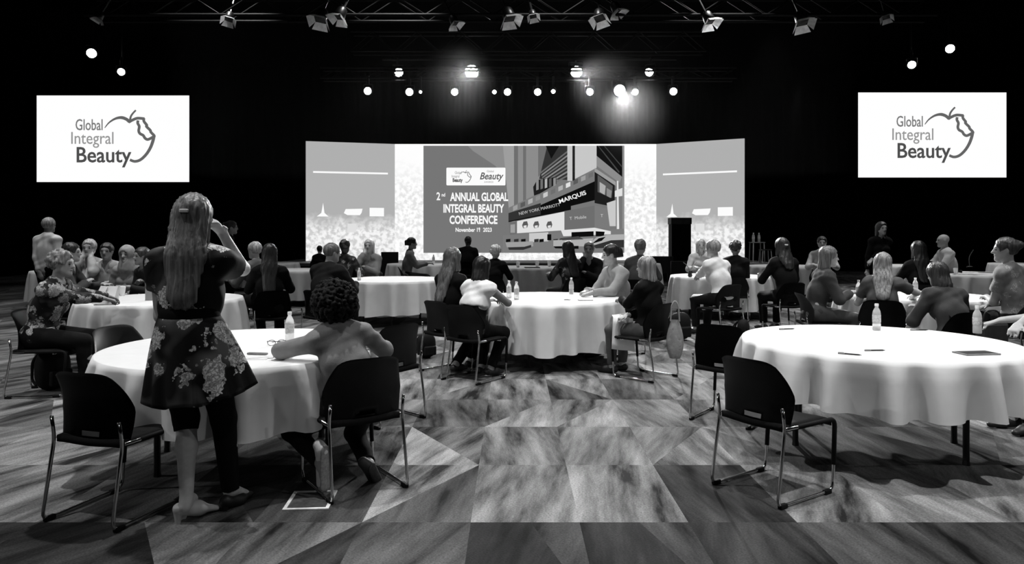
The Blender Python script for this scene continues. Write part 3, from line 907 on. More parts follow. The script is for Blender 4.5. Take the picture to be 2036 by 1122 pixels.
def apple_logo(parent, name, ox, oz, sc, y, m):
    """apple outline with a bite; coordinates are those of the left screen enlarged, in pixels of that view"""
    bm = bmesh.new()
    q = lambda L: [((a - ox) * sc, -(b - oz) * sc) for a, b in L]
    s1 = smooth_line(q([(900, 455), (945, 400), (1010, 358), (1075, 345), (1130, 362), (1165, 392)]))
    ribbon(bm, s1, [sc * (8 + 26 * min(1, i / len(s1) * 1.6)) for i in range(len(s1))], y)
    s2 = smooth_line(q([(1155, 395), (1195, 372), (1250, 352), (1325, 358)]))
    ribbon(bm, s2, sc * 30, y)
    s3 = smooth_line(q([(1168, 385), (1178, 335), (1200, 300), (1232, 266)])); ribbon(bm, s3, [sc * (24 - 6 * i / len(s3)) for i in range(len(s3))], y)
    s4 = smooth_line(q([(1318, 352), (1318, 385), (1348, 425), (1345, 440), (1385, 480), (1392, 500), (1425, 535), (1428, 550)]))
    ribbon(bm, s4, sc * 30, y)
    s5 = smooth_line(q([(1255, 375), (1252, 405), (1268, 440), (1262, 485), (1275, 515), (1310, 535), (1330, 565), (1362, 578), (1415, 552)]))
    ribbon(bm, s5, sc * 30, y)
    s6 = smooth_line(q([(1425, 540), (1412, 600), (1385, 670), (1340, 740), (1280, 795), (1220, 812), (1168, 795)]))
    ribbon(bm, s6, [sc * (36 - 8 * i / len(s6)) for i in range(len(s6))], y)
    return obj(name, bm, m, parent)

led = empty('led_wall', (0, D_LED, 0), 0, 'wide folding wall of lit screens standing on the stage', 'screen wall')
M_LEDBACK = mat('black_screen_back', 0.01, 0.6, 0.3, noise=0.2)
bm = box((LX(785), 0.02, ZB), (LX(1305), 0.14, ZT)); obj('panel_backing', bm, M_LEDBACK, led)
bm = box((LX(785), 0.0, ZB), (LX(1305), 0.018, ZT)); obj('column_picture', bm, M_COLM, led)
def side_panel(px_in, x_out, d_out, flip):
    xi = LX(px_in)
    p = empty('side_panel', (xi, 0, 0), 0); p.parent = led
    dx, dy = x_out - xi, d_out - D_LED
    L = math.hypot(dx, dy)
    p.rotation_euler = (0, 0, math.atan2(dy, dx) if not flip else math.atan2(-dy, -dx))
    lo, hi = (0, L) if not flip else (-L, 0)
    obj('picture', box((lo, 0.0, ZB), (hi, 0.018, ZT)), M_SIDE, p)
    obj('backing', box((lo, 0.02, ZB), (hi, 0.12, ZT)), M_LEDBACK, p)
    return p, lo, hi
spL, lo, hi = side_panel(785, -7.38, 25.2, True)
W = hi - lo
M_WH = emis8(252); M_WH2 = emis8(225)
def on(u): return lo + u * W
zz = lambda py: Z(py, 25.6)
def side_logos(p, off):
    obj('rule_line', box((on(0.08), -0.012, zz(345.5)), (on(0.92), -0.002, zz(342))), M_WH, p)
    bm = bmesh.new()
    pr = [(on(.12), zz(431)), (on(.17), zz(424)), (on(.19), zz(404)), (on(.205), zz(424)), (on(.25), zz(431))]
    prism(bm, list(reversed(pr)), -0.012, -0.002); obj('tree_logo', bm, M_WH, p)
    bm = bmesh.new()
    pr = [(on(.42), zz(424)), (on(.44), zz(416)), (on(.63), zz(415)), (on(.62), zz(423)), (on(.60), zz(428)), (on(.46), zz(428))]
    prism(bm, list(reversed(pr)), -0.012, -0.002); obj('script_logo', bm, M_WH, p)
    obj('block_logo', box((on(.71), -0.012, zz(430)), (on(.875), -0.002, zz(413))), M_WH, p)
    obj('pale_patch', box((on(.46), -0.008, zz(462)), (on(.56), -0.002, zz(445))), M_WH2, p)
side_logos(spL, 0)
spR, lo, hi = side_panel(1305, 8.09, 24.5, False)
W = hi - lo
zz = lambda py: Z(py, 25.2)
side_logos(spR, 0)

# centre picture: event title on grey, street photograph on the right
cs = empty('centre_screen', (0, -0.012, 0)); cs.parent = led
def quad(bm, pts, y, mi):
    v = [bm.verts.new((LX(a), y, LZ(b))) for a, b in pts]
    f = bm.faces.new(v); f.material_index = mi
    f.normal_update()
    if f.normal.y > 0: f.normal_flip()
obj('frame', box((LX(842), 0.0, LZ(503)), (LX(1241), 0.01, LZ(290))), emis8(118), cs)
GREYS = [0, 14, 30, 50, 70, 90, 110, 122, 140, 158, 175, 200, 225, 245]
gm = [emis8(c) for c in GREYS]
gi = lambda c: min(range(len(GREYS)), key=lambda i: abs(GREYS[i] - c))
bm = bmesh.new()
lay = [0]
def Q(pts, c):
    lay[0] += 1
    quad(bm, pts, -0.002 - 0.0006 * lay[0], gi(c))
Q([(930, 290), (1022, 290), (1022, 380), (985, 330), (940, 300)], 140)
Q([(1000, 290), (1024, 290), (1024, 470), (1012, 420)], 158)
Q([(1022, 290), (1046, 290), (1046, 420), (1022, 410)], 110)
Q([(1030, 290), (1040, 290), (1040, 400), (1030, 405)], 140)
Q([(1046, 290), (1088, 290), (1075, 400), (1046, 412)], 140)
Q([(1070, 290), (1098, 290), (1094, 330), (1070, 352)], 110)
Q([(1088, 290), (1128, 290), (1128, 358), (1072, 356)], 50)
Q([(1085, 290), (1112, 290), (1096, 316)], 14)
for k in range(7):
    y = 300 + k * 8
    Q([(1128, y), (1128, y + 3.5), (1075 + k * 1.5, y + 42 - k * 3 + 3.5), (1075 + k * 1.5, y + 42 - k * 3)], 140 if k % 2 else 110)
Q([(1128, 290), (1138, 290), (1138, 360), (1128, 360)], 200)
Q([(1138, 290), (1143, 290), (1143, 360), (1138, 360)], 30)
Q([(1143, 290), (1186, 290), (1186, 334), (1143, 356)], 200)
Q([(1186, 290), (1237, 290), (1237, 352), (1186, 310)], 14)
Q([(1188, 290), (1190, 290), (1232, 342), (1230, 344)], 70)
Q([(1200, 290), (1202, 290), (1236, 330), (1236, 333)], 70)
Q([(1186, 310), (1236, 352), (1232, 364), (1186, 330)], 140)
Q([(1060, 372), (1068, 358), (1106, 352), (1106, 366), (1062, 392)], 30)
for k in range(5):
    x = 1066 + k * 8.5
    Q([(x, 358 + 1 - k), (x + 5, 357 - k), (x + 5, 377 - k * 2), (x, 379 - k * 2)], (140, 110, 175, 90, 140)[k])
Q([(1012, 413), (1060, 390), (1130, 365), (1182, 336), (1182, 362), (1130, 384), (1012, 436)], 122)
for k in range(11):
    x = 1020 + k * 15; y = 411 - k * 6.5
    Q([(x, y), (x + 9, y - 4), (x + 9, y + 5), (x, y + 9)], (158, 90, 175, 140, 200, 110, 175, 225, 90, 158, 110)[k])
Q([(1011, 436), (1184, 360), (1184, 398), (1011, 440)], 14)
Q([(1011, 438), (1135, 395), (1135, 418), (1011, 442)], 14)
Q([(1011, 424), (1075, 404), (1075, 427), (1011, 440)], 50)
Q([(1182, 336), (1222, 366), (1222, 412), (1182, 404)], 30)
Q([(1188, 348), (1218, 370), (1216, 394), (1188, 382)], 90)
Q([(1192, 362), (1204, 370), (1202, 388), (1192, 382)], 175)
Q([(1206, 374), (1216, 380), (1214, 394), (1206, 390)], 140)
Q([(1182, 334), (1224, 362), (1224, 370), (1182, 342)], 158)
Q([(1028, 440), (1122, 421), (1122, 458), (1028, 464)], 225)
for x in (1044, 1066, 1092):
    Q([(x - 6, 448), (x - 3, 441), (x + 4, 440), (x + 6, 447), (x + 4, 453), (x - 4, 454)], 90)
    Q([(x - 3, 449), (x + 3, 448), (x + 3, 453), (x - 3, 453)], 225)
Q([(1122, 420), (1182, 409), (1182, 452), (1122, 457)], 110)
Q([(1182, 409), (1212, 416), (1212, 456), (1182, 452)], 122)
Q([(1206, 404), (1224, 398), (1224, 450), (1212, 450)], 200)
Q([(1226, 360), (1229, 360), (1231, 470), (1226, 470)], 225)
Q([(1222, 380), (1237, 374), (1237, 390), (1222, 392)], 225)
Q([(1237, 290), (1241, 290), (1241, 503), (1237, 503)], 140)
Q([(1012, 442), (1027, 440), (1027, 466), (1014, 468)], 110)
Q([(1015, 447), (1024, 446), (1024, 463), (1015, 463)], 158)
Q([(1000, 468), (1240, 455), (1240, 503), (1000, 503)], 122)
Q([(1115, 458), (1182, 453), (1214, 460), (1214, 466), (1120, 470)], 225)
Q([(1136, 462), (1180, 460), (1180, 470), (1136, 472)], 14)
Q([(1184, 460), (1202, 461), (1200, 470), (1184, 470)], 14)
Q([(1052, 464), (1090, 462), (1090, 480), (1052, 482)], 200)
Q([(1088, 466), (1096, 466), (1096, 478), (1088, 478)], 14)
for k, x in enumerate((1006, 1022, 1036, 1062, 1072, 1100, 1112)):
    Q([(x, 476), (x + 9, 475), (x + 9, 481), (x, 482)], 50 if k % 2 else 14)
Q([(1005, 482), (1060, 480), (1060, 490), (1008, 492)], 158)
Q([(1010, 492), (1042, 491), (1056, 487), (1056, 492), (1040, 497), (1012, 497)], 50)
Q([(1100, 478), (1180, 474), (1170, 490), (1100, 490)], 175)
Q([(1100, 490), (1150, 489), (1150, 495), (1104, 494)], 14)
Q([(1112, 474), (1150, 470), (1160, 476), (1118, 478)], 70)
Q([(1168, 486), (1186, 472), (1208, 467), (1240, 466), (1240, 490), (1168, 490)], 175)
Q([(1176, 485), (1190, 474), (1204, 471), (1196, 479)], 14)
Q([(1180, 488), (1214, 478), (1240, 477), (1240, 492), (1184, 494)], 50)
obj('street_picture', bm, gm, cs)
obj('logo_card', box((LX(888), -0.06, LZ(369)), (LX(1005), -0.05, LZ(334)), 0.03), emis8(252), cs)
tg, tgd = emis8(122), emis8(90)
logo = empty('card_logo', (LX(898), -0.066, LZ(348))); logo.parent = cs
text('lettering', 'Global', 0.14, tg, logo, (0.12, 0, 0.03), sx=0.7, align='LEFT')
text('lettering', 'Integral', 0.14, tg, logo, (0.0, 0, -0.10), sx=0.7, align='LEFT')
text('lettering', 'Beauty', 0.19, tgd, logo, (0.04, 0, -0.26), sx=0.7, bold=0.008, align='LEFT')
apple_logo(logo, 'apple_outline', 540, 470, 0.00082, -0.001, tg)
text('lettering', 'Beauty', 0.36, tgd, cs, (LX(976), -0.066, LZ(357)), sx=0.85, bold=0.006, shear=0.3)
text('lettering', 'Global', 0.11, tg, cs, (LX(975), -0.066, LZ(343)), sx=0.9)
text('lettering', 'AWARDS', 0.09, tg, cs, (LX(972), -0.066, LZ(364)), sx=0.9)
TW = emis8(250)
for s, px, py, size, sx, bo, ex in (('2', 872, 398, 0.40, 0.72, 0.008, 0), ('nd', 882, 391, 0.18, 0.75, 0.004, 0)):
    text('title_lettering', s, size, TW, cs, (LX(px), -0.06, LZ(py)), sx=sx, bold=bo)
text('title_lettering', 'ANNUAL GLOBAL', 0.42, TW, cs, (LX(953), -0.06, LZ(399.5)), sx=0.62, bold=0.014)
text('title_lettering', 'INTEGRAL BEAUTY', 0.42, TW, cs, (LX(941.5), -0.06, LZ(422.5)), sx=0.62, bold=0.014)
text('title_lettering', 'CONFERENCE', 0.42, TW, cs, (LX(941.5), -0.06, LZ(445)), sx=0.66, bold=0.014)
text('date_lettering', 'November 11  2023', 0.21, TW, cs, (LX(942), -0.06, LZ(461)), sx=0.78, bold=0.005)
text('date_lettering', 'th', 0.11, TW, cs, (LX(953), -0.06, LZ(456.5)), sx=0.78, bold=0.003)
text('sign_lettering', 'NEW YORK MARRIOTT', 0.16, emis8(200), cs, (LX(1073), -0.075, LZ(419)), sx=0.93, ry=-R(13))
text('sign_lettering', 'MARQUIS', 0.22, emis8(245), cs, (LX(1139), -0.075, LZ(396)), sx=1.12, bold=0.004, ry=-R(19))
text('sign_lettering', 'T  Mobile', 0.16, emis8(200), cs, (LX(1149), -0.075, LZ(436)), sx=1.0, ry=-R(6))
text('sign_lettering', 'T', 0.16, emis8(200), cs, (LX(1196), -0.075, LZ(432)), sx=1.0)

# ------------------------------------------------------------------ side screens
def side_screen(c, d, label):
    """c: corner pixels tl tr br bl"""
    xl, xr = X((c[0][0] + c[3][0]) / 2, d), X((c[1][0] + c[2][0]) / 2, d)
    zt, zb = Z((c[0][1] + c[1][1]) / 2, d), Z((c[2][1] + c[3][1]) / 2, d)
    e = empty('projection_screen', ((xl + xr) / 2, d, zb), 0, label, 'screen')
    wd, ht = xr - xl, zt - zb
    obj('picture', box((-wd / 2, 0, 0), (wd / 2, 0.01, ht)), emis8(255), e)
    bm = bmesh.new()
    for lo_, hi_ in (((-wd / 2 - .09, 0.012, -.09), (wd / 2 + .09, .07, 0.0)), ((-wd / 2 - .09, 0.012, ht), (wd / 2 + .09, .07, ht + .09)),
                     ((-wd / 2 - .09, 0.012, 0), (-wd / 2, .07, ht)), ((wd / 2, 0.012, 0), (wd / 2 + .09, .07, ht))):
        add_box(bm, lo_, hi_)
    obj('frame', bm, M_DRAPE, e)
    for sx in (-1, 1):
        b = bmesh.new(); add_tube(b, [(sx * wd * 0.42, 0.04, ht + 0.05), (sx * wd * 0.42, 0.04, 8.82 - zb)], 0.012, 6); obj('hanging_cable', b, M_DRAPE, e)
    k = wd / 1625.0
    lg = empty('logo', (0, -0.012, ht / 2 + 0.0)); lg.parent = e
    cx, cz = 985, 570
    P = lambda px, py: ((px - cx) * k, -0.001, -(py - cz) * k)
    text('lettering', 'Global', 168 * k, emis8(122), lg, P(585, 478), sx=0.67, bold=1.2 * k, align='LEFT')
    text('lettering', 'Integral', 185 * k, emis8(150), lg, P(532, 625), sx=0.84, bold=0.4 * k, align='LEFT')
    text('lettering', 'Beauty', 232 * k, emis8(78), lg, P(588, 820), sx=0.93, bold=3.2 * k, align='LEFT')
    apple_logo(lg, 'apple_outline', cx, cz, k, 0.0, emis8(100))
    return e
side_screen(((76, 192), (376, 188), (376, 361), (70, 363)), 22.0, 'large white screen with grey apple logo hanging on the left side of the hall')
side_screen(((1705, 184), (1999, 184), (2003, 353), (1708, 353)), 22.0, 'large white screen with grey apple logo hanging on the right side of the hall')

# ------------------------------------------------------------------ lighting truss and lamps
def truss(y, z, x0, x1, label, hgt=0.5):
    e = empty('lighting_truss', ((x0 + x1) / 2, y, z), 0, label, 'truss')
    L = x1 - x0
    ch = None
    for (dy, dz) in ((-.2, 0), (.2, 0), (-.2, hgt), (.2, hgt)):
        if ch is None:
            b = bmesh.new(); add_tube(b, [(-L / 2, 0, 0), (L / 2, 0, 0)], 0.03, 8)
            ch = obj('chord', b, M_TRUSS, e, (0, dy, dz))
        else:
            c = ch.copy(); COL.objects.link(c); c.location = (0, dy, dz)
    n = int(L / 0.62); st_ = L / n
    b1 = b2 = None
    for i in range(n):
        for dy in (-.2, .2):
            up_ = (i % 2 == 0)
            if b1 is None or (up_ and b1 is None):
                b = bmesh.new(); add_tube(b, [(0, 0, 0), (st_, 0, hgt)], 0.014, 5); b1 = obj('brace', b, M_TRUSS, e, (-L / 2 + i * st_, dy, 0)); continue
            c = b1.copy(); COL.objects.link(c)
            c.location = (-L / 2 + i * st_, dy, 0) if up_ else (-L / 2 + i * st_, dy, hgt)
            c.scale = (1, 1, 1 if up_ else -1)
    for sx in (-.44, .44):
        b = bmesh.new(); add_tube(b, [(sx * L, 0, hgt), (sx * L, 0, 8.82 - z)], 0.012, 5); obj('hanging_cable', b, M_TRUSS, e)
    return e
truss(20.0, Z(105, 20), X(700, 20), X(1400, 20), 'black lighting truss carrying the lower rows of lit lamps above the stage', 0.55)
truss(20.6, Z(158, 20.6), X(640, 20.6), X(1460, 20.6), 'slim black truss just above the bottom row of lit lamps', 0.3)
truss(13.0, Z(36, 13), X(180, 13), X(1850, 13), 'nearer black truss with unlit fixtures at the top edge of the picture', 0.4)
b = bmesh.new(); add_tube(b, [(X(760, 21.4), 0, 0), (X(1345, 21.4), 0, 0)], 0.05, 8)
e = obj('lighting_pipe', b, M_TRUSS, None, (0, 21.4, Z(143, 21.3) + 0.42)); tag(e, 'round pipe between the trusses carrying the upper row of big lamps', 'pipe')
for sx in (-4.0, 5.0):
    b = bmesh.new(); add_tube(b, [(sx, 0, 0), (sx, 0, 8.82 - Z(143, 21.3) + 0.42)], 0.01, 5); obj('hanging_cable', b, M_TRUSS, e)

M_LAMP = emis('lamp_lens', 1.0, 30.0)
M_LAMPW = emis('lamp_lens_weak', 1.0, 3.0)
proto_lamp = {}
def stage_lamp(px, py, d, r, label, group, weak=False, tilt=-14, yaw=0, drop=0.0):
    x, z = X(px, d), Z(py, d)
    key = (round(r, 3), weak)
    if key not in proto_lamp:
        e = empty('stage_lamp', (0, 0, 0))
        L = r * 2.2
        bm = bmesh.new(); add_lathe(bm, [(r * 1.12, 0.0), (r * 1.15, 0.02), (r * 1.15, L * 0.55), (r * 0.75, L * 0.9), (r * 0.5, L)], 18); bmesh.ops.rotate(bm, cent=(0, 0, 0), matrix=Matrix.Rotation(-math.pi / 2, 3, 'X'), verts=bm.verts)
        obj('can', bm, M_FIX, e, rot=(R(-tilt), 0, 0), smooth=True)
        bm = bmesh.new(); add_lathe(bm, [(0.001, -0.012), (r * 0.6, -0.010), (r, -0.002), (r, 0.0)], 18); bmesh.ops.rotate(bm, cent=(0, 0, 0), matrix=Matrix.Rotation(-math.pi / 2, 3, 'X'), verts=bm.verts)
        obj('lens', bm, M_LAMPW if weak else M_LAMP, e, rot=(R(-tilt), 0, 0), smooth=True)
        b = bmesh.new(); add_tube(b, fillet([(-r * 1.25, L * .3, 0), (-r * 1.25, L * .3, r * 1.9), (r * 1.25, L * .3, r * 1.9), (r * 1.25, L * .3, 0)], 0.03, 3), 0.015, 6); obj('yoke', b, M_FIX, e)
        bm = bmesh.new(); add_box(bm, (-0.03, L * .3 - .03, r * 1.9), (0.03, L * .3 + .03, 0.45), 0.005); obj('clamp', bm, M_FIX, e)
        proto_lamp[key] = e
        c = e
    else:
        c = copy_tree(proto_lamp[key])
    c.location = (x, d, z); c.rotation_euler = (0, 0, R(yaw))
    tag(c, label, 'lamp', group)
    return c
G1, G2 = 'lit lamps in the bottom row under the stage truss', 'lit lamps in the upper row over the stage'
low = [(731, 181, .13), (814, 183, .13), (904, 183, .12), (983, 183, .07), (1009, 183, .12), (1069, 183, .12), (1100, 182, .07), (1173, 183, .12), (1232, 180, .20), (1263, 183, .11), (1339, 182, .13), (836, 183, .05)]
lbl = {731: 'leftmost lit lamp of the bottom row over the stage', 814: 'second lit lamp from the left in the bottom row', 836: 'tiny lit lamp just right of the second lamp in the bottom row',
       904: 'lit lamp below the big round lamp in the bottom row', 983: 'small lit lamp left of centre in the bottom row, close beside a wider one', 1009: 'wide lit lamp at the centre of the bottom row beside a small one',
       1069: 'lit lamp just right of the centre in the bottom row', 1100: 'small round lit lamp right of centre in the bottom row', 1173: 'lit lamp to the left of the brightest lamp in the bottom row',
       1232: 'brightest and largest lamp of the bottom row over the stage', 1263: 'lit lamp immediately right of the brightest lamp', 1339: 'rightmost lit lamp of the bottom row over the stage'}
for px, py, r in low: stage_lamp(px, py, 20.33, r * 0.8, lbl[px], G1)
for px, py, r, l, yw in ((793, 144, .13, 'tilted oval lamp at the left end of the upper row', 30), (938, 143, .20, 'big round lit lamp of the upper row, left of centre', 0), (1146, 143, .17, 'big round lit lamp of the upper row, right of centre', 0), (1291, 143, .13, 'tilted oval lamp at the right end of the upper row', -35)):
    stage_lamp(px, py, 21.3, r, l, G2, yaw=yw)
for px, py, r, l in ((182, 106, .13, 'upper lit lamp above the left screen'), (241, 143, .10, 'lower lit lamp above the left screen'), (1889, 97, .12, 'upper lit lamp above the right screen'), (1813, 129, .11, 'lower lit lamp above the right screen')):
    c = stage_lamp(px, py, 20.8, r, l, 'lit lamps above the side screens', yaw=25 if px < 900 else -25)
    b = bmesh.new(); zt = c.location.z
    add_tube(b, [(0, 0, 0), (0, 0, 8.82 - zt - 0.40)], 0.025, 6)
    q = obj('lamp_drop_pipe', b, M_TRUSS, None, (c.location.x, c.location.y + 0.06, zt + 0.40)); tag(q, 'thin black pipe hanging from the ceiling to the ' + l, 'pipe')

# unlit fixtures with pale barn doors on the near truss
def barn_fixture(px, py, d, sz, yaw, label):
    e = empty('unlit_fixture', (X(px, d), d, Z(py, d)), R(yaw), label, 'lamp', 'unlit fixtures along the top edge')
    bm = bmesh.new(); add_lathe(bm, [(sz * .55, 0), (sz * .58, sz * .1), (sz * .5, sz * .9), (sz * .2, sz * 1.2)], 14); obj('can', bm, M_FIX, e, smooth=True)
    for k in range(4):
        a = k * math.pi / 2
        bm = bmesh.new()
        v = [bm.verts.new(q) for q in ((-sz * .5, 0, 0), (sz * .5, 0, 0), (sz * .75, sz * .45, -sz * .55), (-sz * .75, sz * .45, -sz * .55))]
        bm.faces.new(v); bmesh.ops.solidify(bm, geom=bm.faces[:], thickness=0.006)
        bmesh.ops.translate(bm, vec=(0, sz * .5, 0), verts=bm.verts); bmesh.ops.rotate(bm, cent=(0, 0, 0), matrix=Matrix.Rotation(a, 3, 'Z'), verts=bm.verts)
        obj('barn_door', bm, M_FIXL, e)
    b = bmesh.new(); add_tube(b, [(0, 0, sz * 1.1), (0, 0, sz * 1.1 + 0.35)], 0.02, 6); obj('hook', b, M_FIX, e)
    e.rotation_euler = (R(-25), R(12 if px < 900 else -12), R(yaw))
    return e
fx = [(195, 37, .12), (455, 38, .14), (636, 38, .20), (674, 33, .18), (905, 46, .14), (1014, 36, .20), (1060, 32, .12), (1192, 36, .18), (1228, 22, .16), (1412, 42, .18), (1596, 44, .20), (1762, 34, .12)]
words_ = ['far left', 'left of the woman standing', 'left of a pair beside the stage truss', 'right of a pair beside the stage truss', 'above the big round lamp', 'just above the truss centre',
          'small, right of the truss centre', 'above the upper right big lamp', 'above the brightest lamp', 'at the right end of the stage truss', 'large, right of the stage truss', 'above the right screen']
for k, ((px, py, sz), wd) in enumerate(zip(fx, words_)):
    barn_fixture(px, py, 12.7, sz, (k * 67) % 90 - 45, 'unlit fixture with pale flaps near the ceiling, ' + wd)

# ------------------------------------------------------------------ chairs
def make_chair():
    e = empty('stacking_chair', (0, 0, 0))
    # back shell with a slot near its foot
    nu, nv = 16, 14
    bm = bmesh.new(); G = []
    for j in range(nv + 1):
        v = j / nv; row = []
        for i in range(nu + 1):
            u = i / nu * 2 - 1
            hw = 0.226 + 0.028 * math.sin(min(1, v * 1.25) * math.pi / 2) - 0.065 * max(0, v - 0.45) / 0.55
            top = 0.80 - 0.03 * abs(u) ** 5 * (v ** 3)
            zz_ = 0.425 + (top - 0.425) * v
            yy = -0.205 - 0.075 * v + 0.035 * math.sin(v * math.pi) + 0.055 * (abs(u) ** 2.2) * (0.35 + 0.65 * (1 - abs(v - .5)))
            row.append(bm.verts.new((u * hw, yy, zz_)))
        G.append(row)
    for j in range(nv):
        for i in range(nu):
            if j in (1,) and 6 <= i < 10: continue
            bm.faces.new((G[j][i], G[j][i + 1], G[j + 1][i + 1], G[j + 1][i]))
    bmesh.ops.solidify(bm, geom=bm.faces[:], thickness=0.014)
    obj('backrest', bm, M_BLACK_PLASTIC, e, smooth=True)
    bm = bmesh.new(); pts = []
    nx, ny = 12, 12; G = [[], []]
    for lay_ in (0, 1):
        for j in range(ny + 1):
            row = []
            for i in range(nx + 1):
                u, v = i / nx * 2 - 1, j / ny
                sx = 0.225 * u * (1 - 0.06 * abs(2 * v - 1) ** 6)
                y = -0.215 + 0.46 * v
                z = 0.452 - 0.012 * math.cos(u * math.pi / 2) - 0.03 * max(0, v - .8) ** 1.5 / .09 - 0.006 * abs(u) ** 6
                if lay_: z -= 0.035
                row.append(bm.verts.new((sx, y, z)))
            G[lay_].append(row)
    for j in range(ny):
        for i in range(nx):
            a = G[0]; bm.faces.new((a[j][i], a[j][i + 1], a[j + 1][i + 1], a[j + 1][i]))
            a = G[1]; bm.faces.new((a[j][i], a[j + 1][i], a[j + 1][i + 1], a[j][i + 1]))
    T_, B_ = G
    for j in range(ny):
        bm.faces.new((T_[j][0], T_[j + 1][0], B_[j + 1][0], B_[j][0])); bm.faces.new((T_[j + 1][nx], T_[j][nx], B_[j][nx], B_[j + 1][nx]))
    for i in range(nx):
        bm.faces.new((T_[0][i + 1], T_[0][i], B_[0][i], B_[0][i + 1])); bm.faces.new((T_[ny][i], T_[ny][i + 1], B_[ny][i + 1], B_[ny][i]))
    obj('seat', bm, M_SEAT, e, smooth=True)
    for sx in (-1, 1):
        x = 0.232 * sx
        b = bmesh.new()
        add_tube(b, fillet([(x * 0.97, -0.235, 0.55), (x * 0.98, -0.215, 0.43), (x, -0.285, 0.014), (x, 0.225, 0.014), (x * 0.98, 0.255, 0.425), (x * 0.97, -0.2, 0.428)], 0.05, 4), 0.0095, 8)
        fr = obj('sled_leg', b, M_CHROME, e, smooth=True)
        b = bmesh.new()
        add_tube(b, fillet([(x * 0.98, -0.10, 0.428), (x * 0.98, 0.2535, 0.4265), (x * 0.995, 0.236, 0.16)], 0.05, 5), 0.0135, 8)
        obj('leg_sleeve', b, M_RUBBER, fr, smooth=True)
        for y in (-0.24, 0.17):
            b = bmesh.new(); add_box(b, (x - 0.014, y - 0.03, 0.0), (x + 0.014, y + 0.03, 0.026), 0.006); obj('glide', b, M_RUBBER, fr)
    b = bmesh.new(); add_tube(b, [(-0.226, 0.14, 0.405), (0.226, 0.14, 0.405)], 0.008, 6); obj('cross_bar', b, M_CHROME, e)
    return e
chair0 = make_chair()
chair_used = [False]
def chair(x, y, a, label, group='black stacking chairs at the round tables'):
    if not chair_used[0]:
        c = chair0; chair_used[0] = True
    else:
        c = copy_tree(chair0)
    c.location = (x, y, 0); c.rotation_euler = (0, 0, -R(a))
    tag(c, label, 'chair', group)
    return c

# ------------------------------------------------------------------ round tables and cloths
def make_table():
    e = empty('folding_table', (0, 0, 0))
    obj('tabletop', lathe([(0.895, 0.71), (0.912, 0.716), (0.912, 0.736), (0.905, 0.742)], 48), M_TABLE, e)
    for sx in (-1, 1):
        for sy in (-0.27, 0.27):
            b = bmesh.new(); add_tube(b, [(sx * 0.52, sy, 0.0), (sx * 0.52, sy, 0.03), (sx * 0.52, sy, 0.70)], 0.02, 8, radii=[0.024, 0.02, 0.02]); obj('leg', b, M_TABLE_LEG, e)
        b = bmesh.new(); add_tube(b, [(sx * 0.52, -0.27, 0.33), (sx * 0.52, 0.27, 0.33)], 0.012, 6); obj('leg_bar', b, M_TABLE_LEG, e)
        b = bmesh.new(); add_tube(b, [(sx * 0.52, 0, 0.34), (sx * 0.14, 0, 0.70)], 0.011, 6); obj('brace', b, M_CHROME, e)
    return e
table0 = make_table(); table_used = [False]
def cloth_mesh(hem, seed, rr=0.918, nt=200):
    r_ = random.Random(seed)
    fr = [(r_.choice([7, 8, 9]), r_.uniform(0, 6.28), .35), (r_.choice([17, 18, 19, 20]), r_.uniform(0, 6.28), .75), (r_.choice([27, 29, 31]), r_.uniform(0, 6.28), .35)]
    he = [(r_.choice([3, 4, 5]), r_.uniform(0, 6.28), .012), (r_.choice([8, 9]), r_.uniform(0, 6.28), .008)]
    rings = [(0.0, 0.0), (.3, 0), (.6, 0), (.8, 0), (.9, 0), (rr - .006, 0)]
    vs = [(0, 0, 0.748)]; fs = []
    rows = []
    for r0, _ in rings[1:]:
        rows.append([(r0 * math.cos(2 * math.pi * k / nt), r0 * math.sin(2 * math.pi * k / nt), 0.748) for k in range(nt)])
    nz = 14; drop = 0.748 - hem
    for j in range(1, nz + 1):
        t = j / nz; row = []
        for k in range(nt):
            th = 2 * math.pi * k / nt
            f = sum(w_ * math.sin(n * th + p + 0.5 * math.sin(3 * th + p)) for n, p, w_ in fr)
            f = math.tanh(1.5 * f)
            hz = sum(w_ * math.sin(n * th + p) for n, p, w_ in he)
            tt = t ** 0.8
            rad = rr + 0.012 * min(1, t * 4) + (0.018 + 0.080 * f) * tt * min(1.0, drop / 0.3)
            z = 0.746 - 0.012 * (1 - math.exp(-t * 12)) - (drop - 0.012) * t + hz * t
            row.append((rad * math.cos(th), rad * math.sin(th), z))
        rows.append(row)
    for row in rows: vs += row
    for k in range(nt): fs.append((0, 1 + k, 1 + (k + 1) % nt))
    for j in range(len(rows) - 1):
        a, b = 1 + j * nt, 1 + (j + 1) * nt
        for k in range(nt): fs.append((a + k, b + k, b + (k + 1) % nt, a + (k + 1) % nt))
    me = bpy.data.meshes.new('tablecloth'); me.from_pydata(vs, [], fs); me.update()
    return me
def table(x, y, hem, seed, where, rot=0):
    if not table_used[0]: t = table0; table_used[0] = True
    else: t = copy_tree(table0)
    t.location = (x, y, 0); t.rotation_euler = (0, 0, R(rot))
    tag(t, 'round folding table with black steel legs, ' + where, 'table', 'round tables in the hall')
    c = link('tablecloth', cloth_mesh(hem, seed), M_CLOTH_W, None, (x, y, 0), (0, 0, R(rot * 1.7)), smooth=True)
    tag(c, 'white cloth draped over the round table ' + where, 'tablecloth', 'white tablecloths in the hall')
T1, T2, T3, T4 = (-1.82, 4.83), (2.62, 5.08), (0.42, 8.6), (-4.22, 8.5)
T5, T6, T7, T12 = (-2.1, 12.4), (3.95, 13.4), (7.0, 18.0), (5.12, 8.95)
table(*T1, 0.37, 3, 'at the left foreground by the standing woman', 20)
table(*T2, 0.41, 8, 'in the right foreground with a tablet on it', -25)
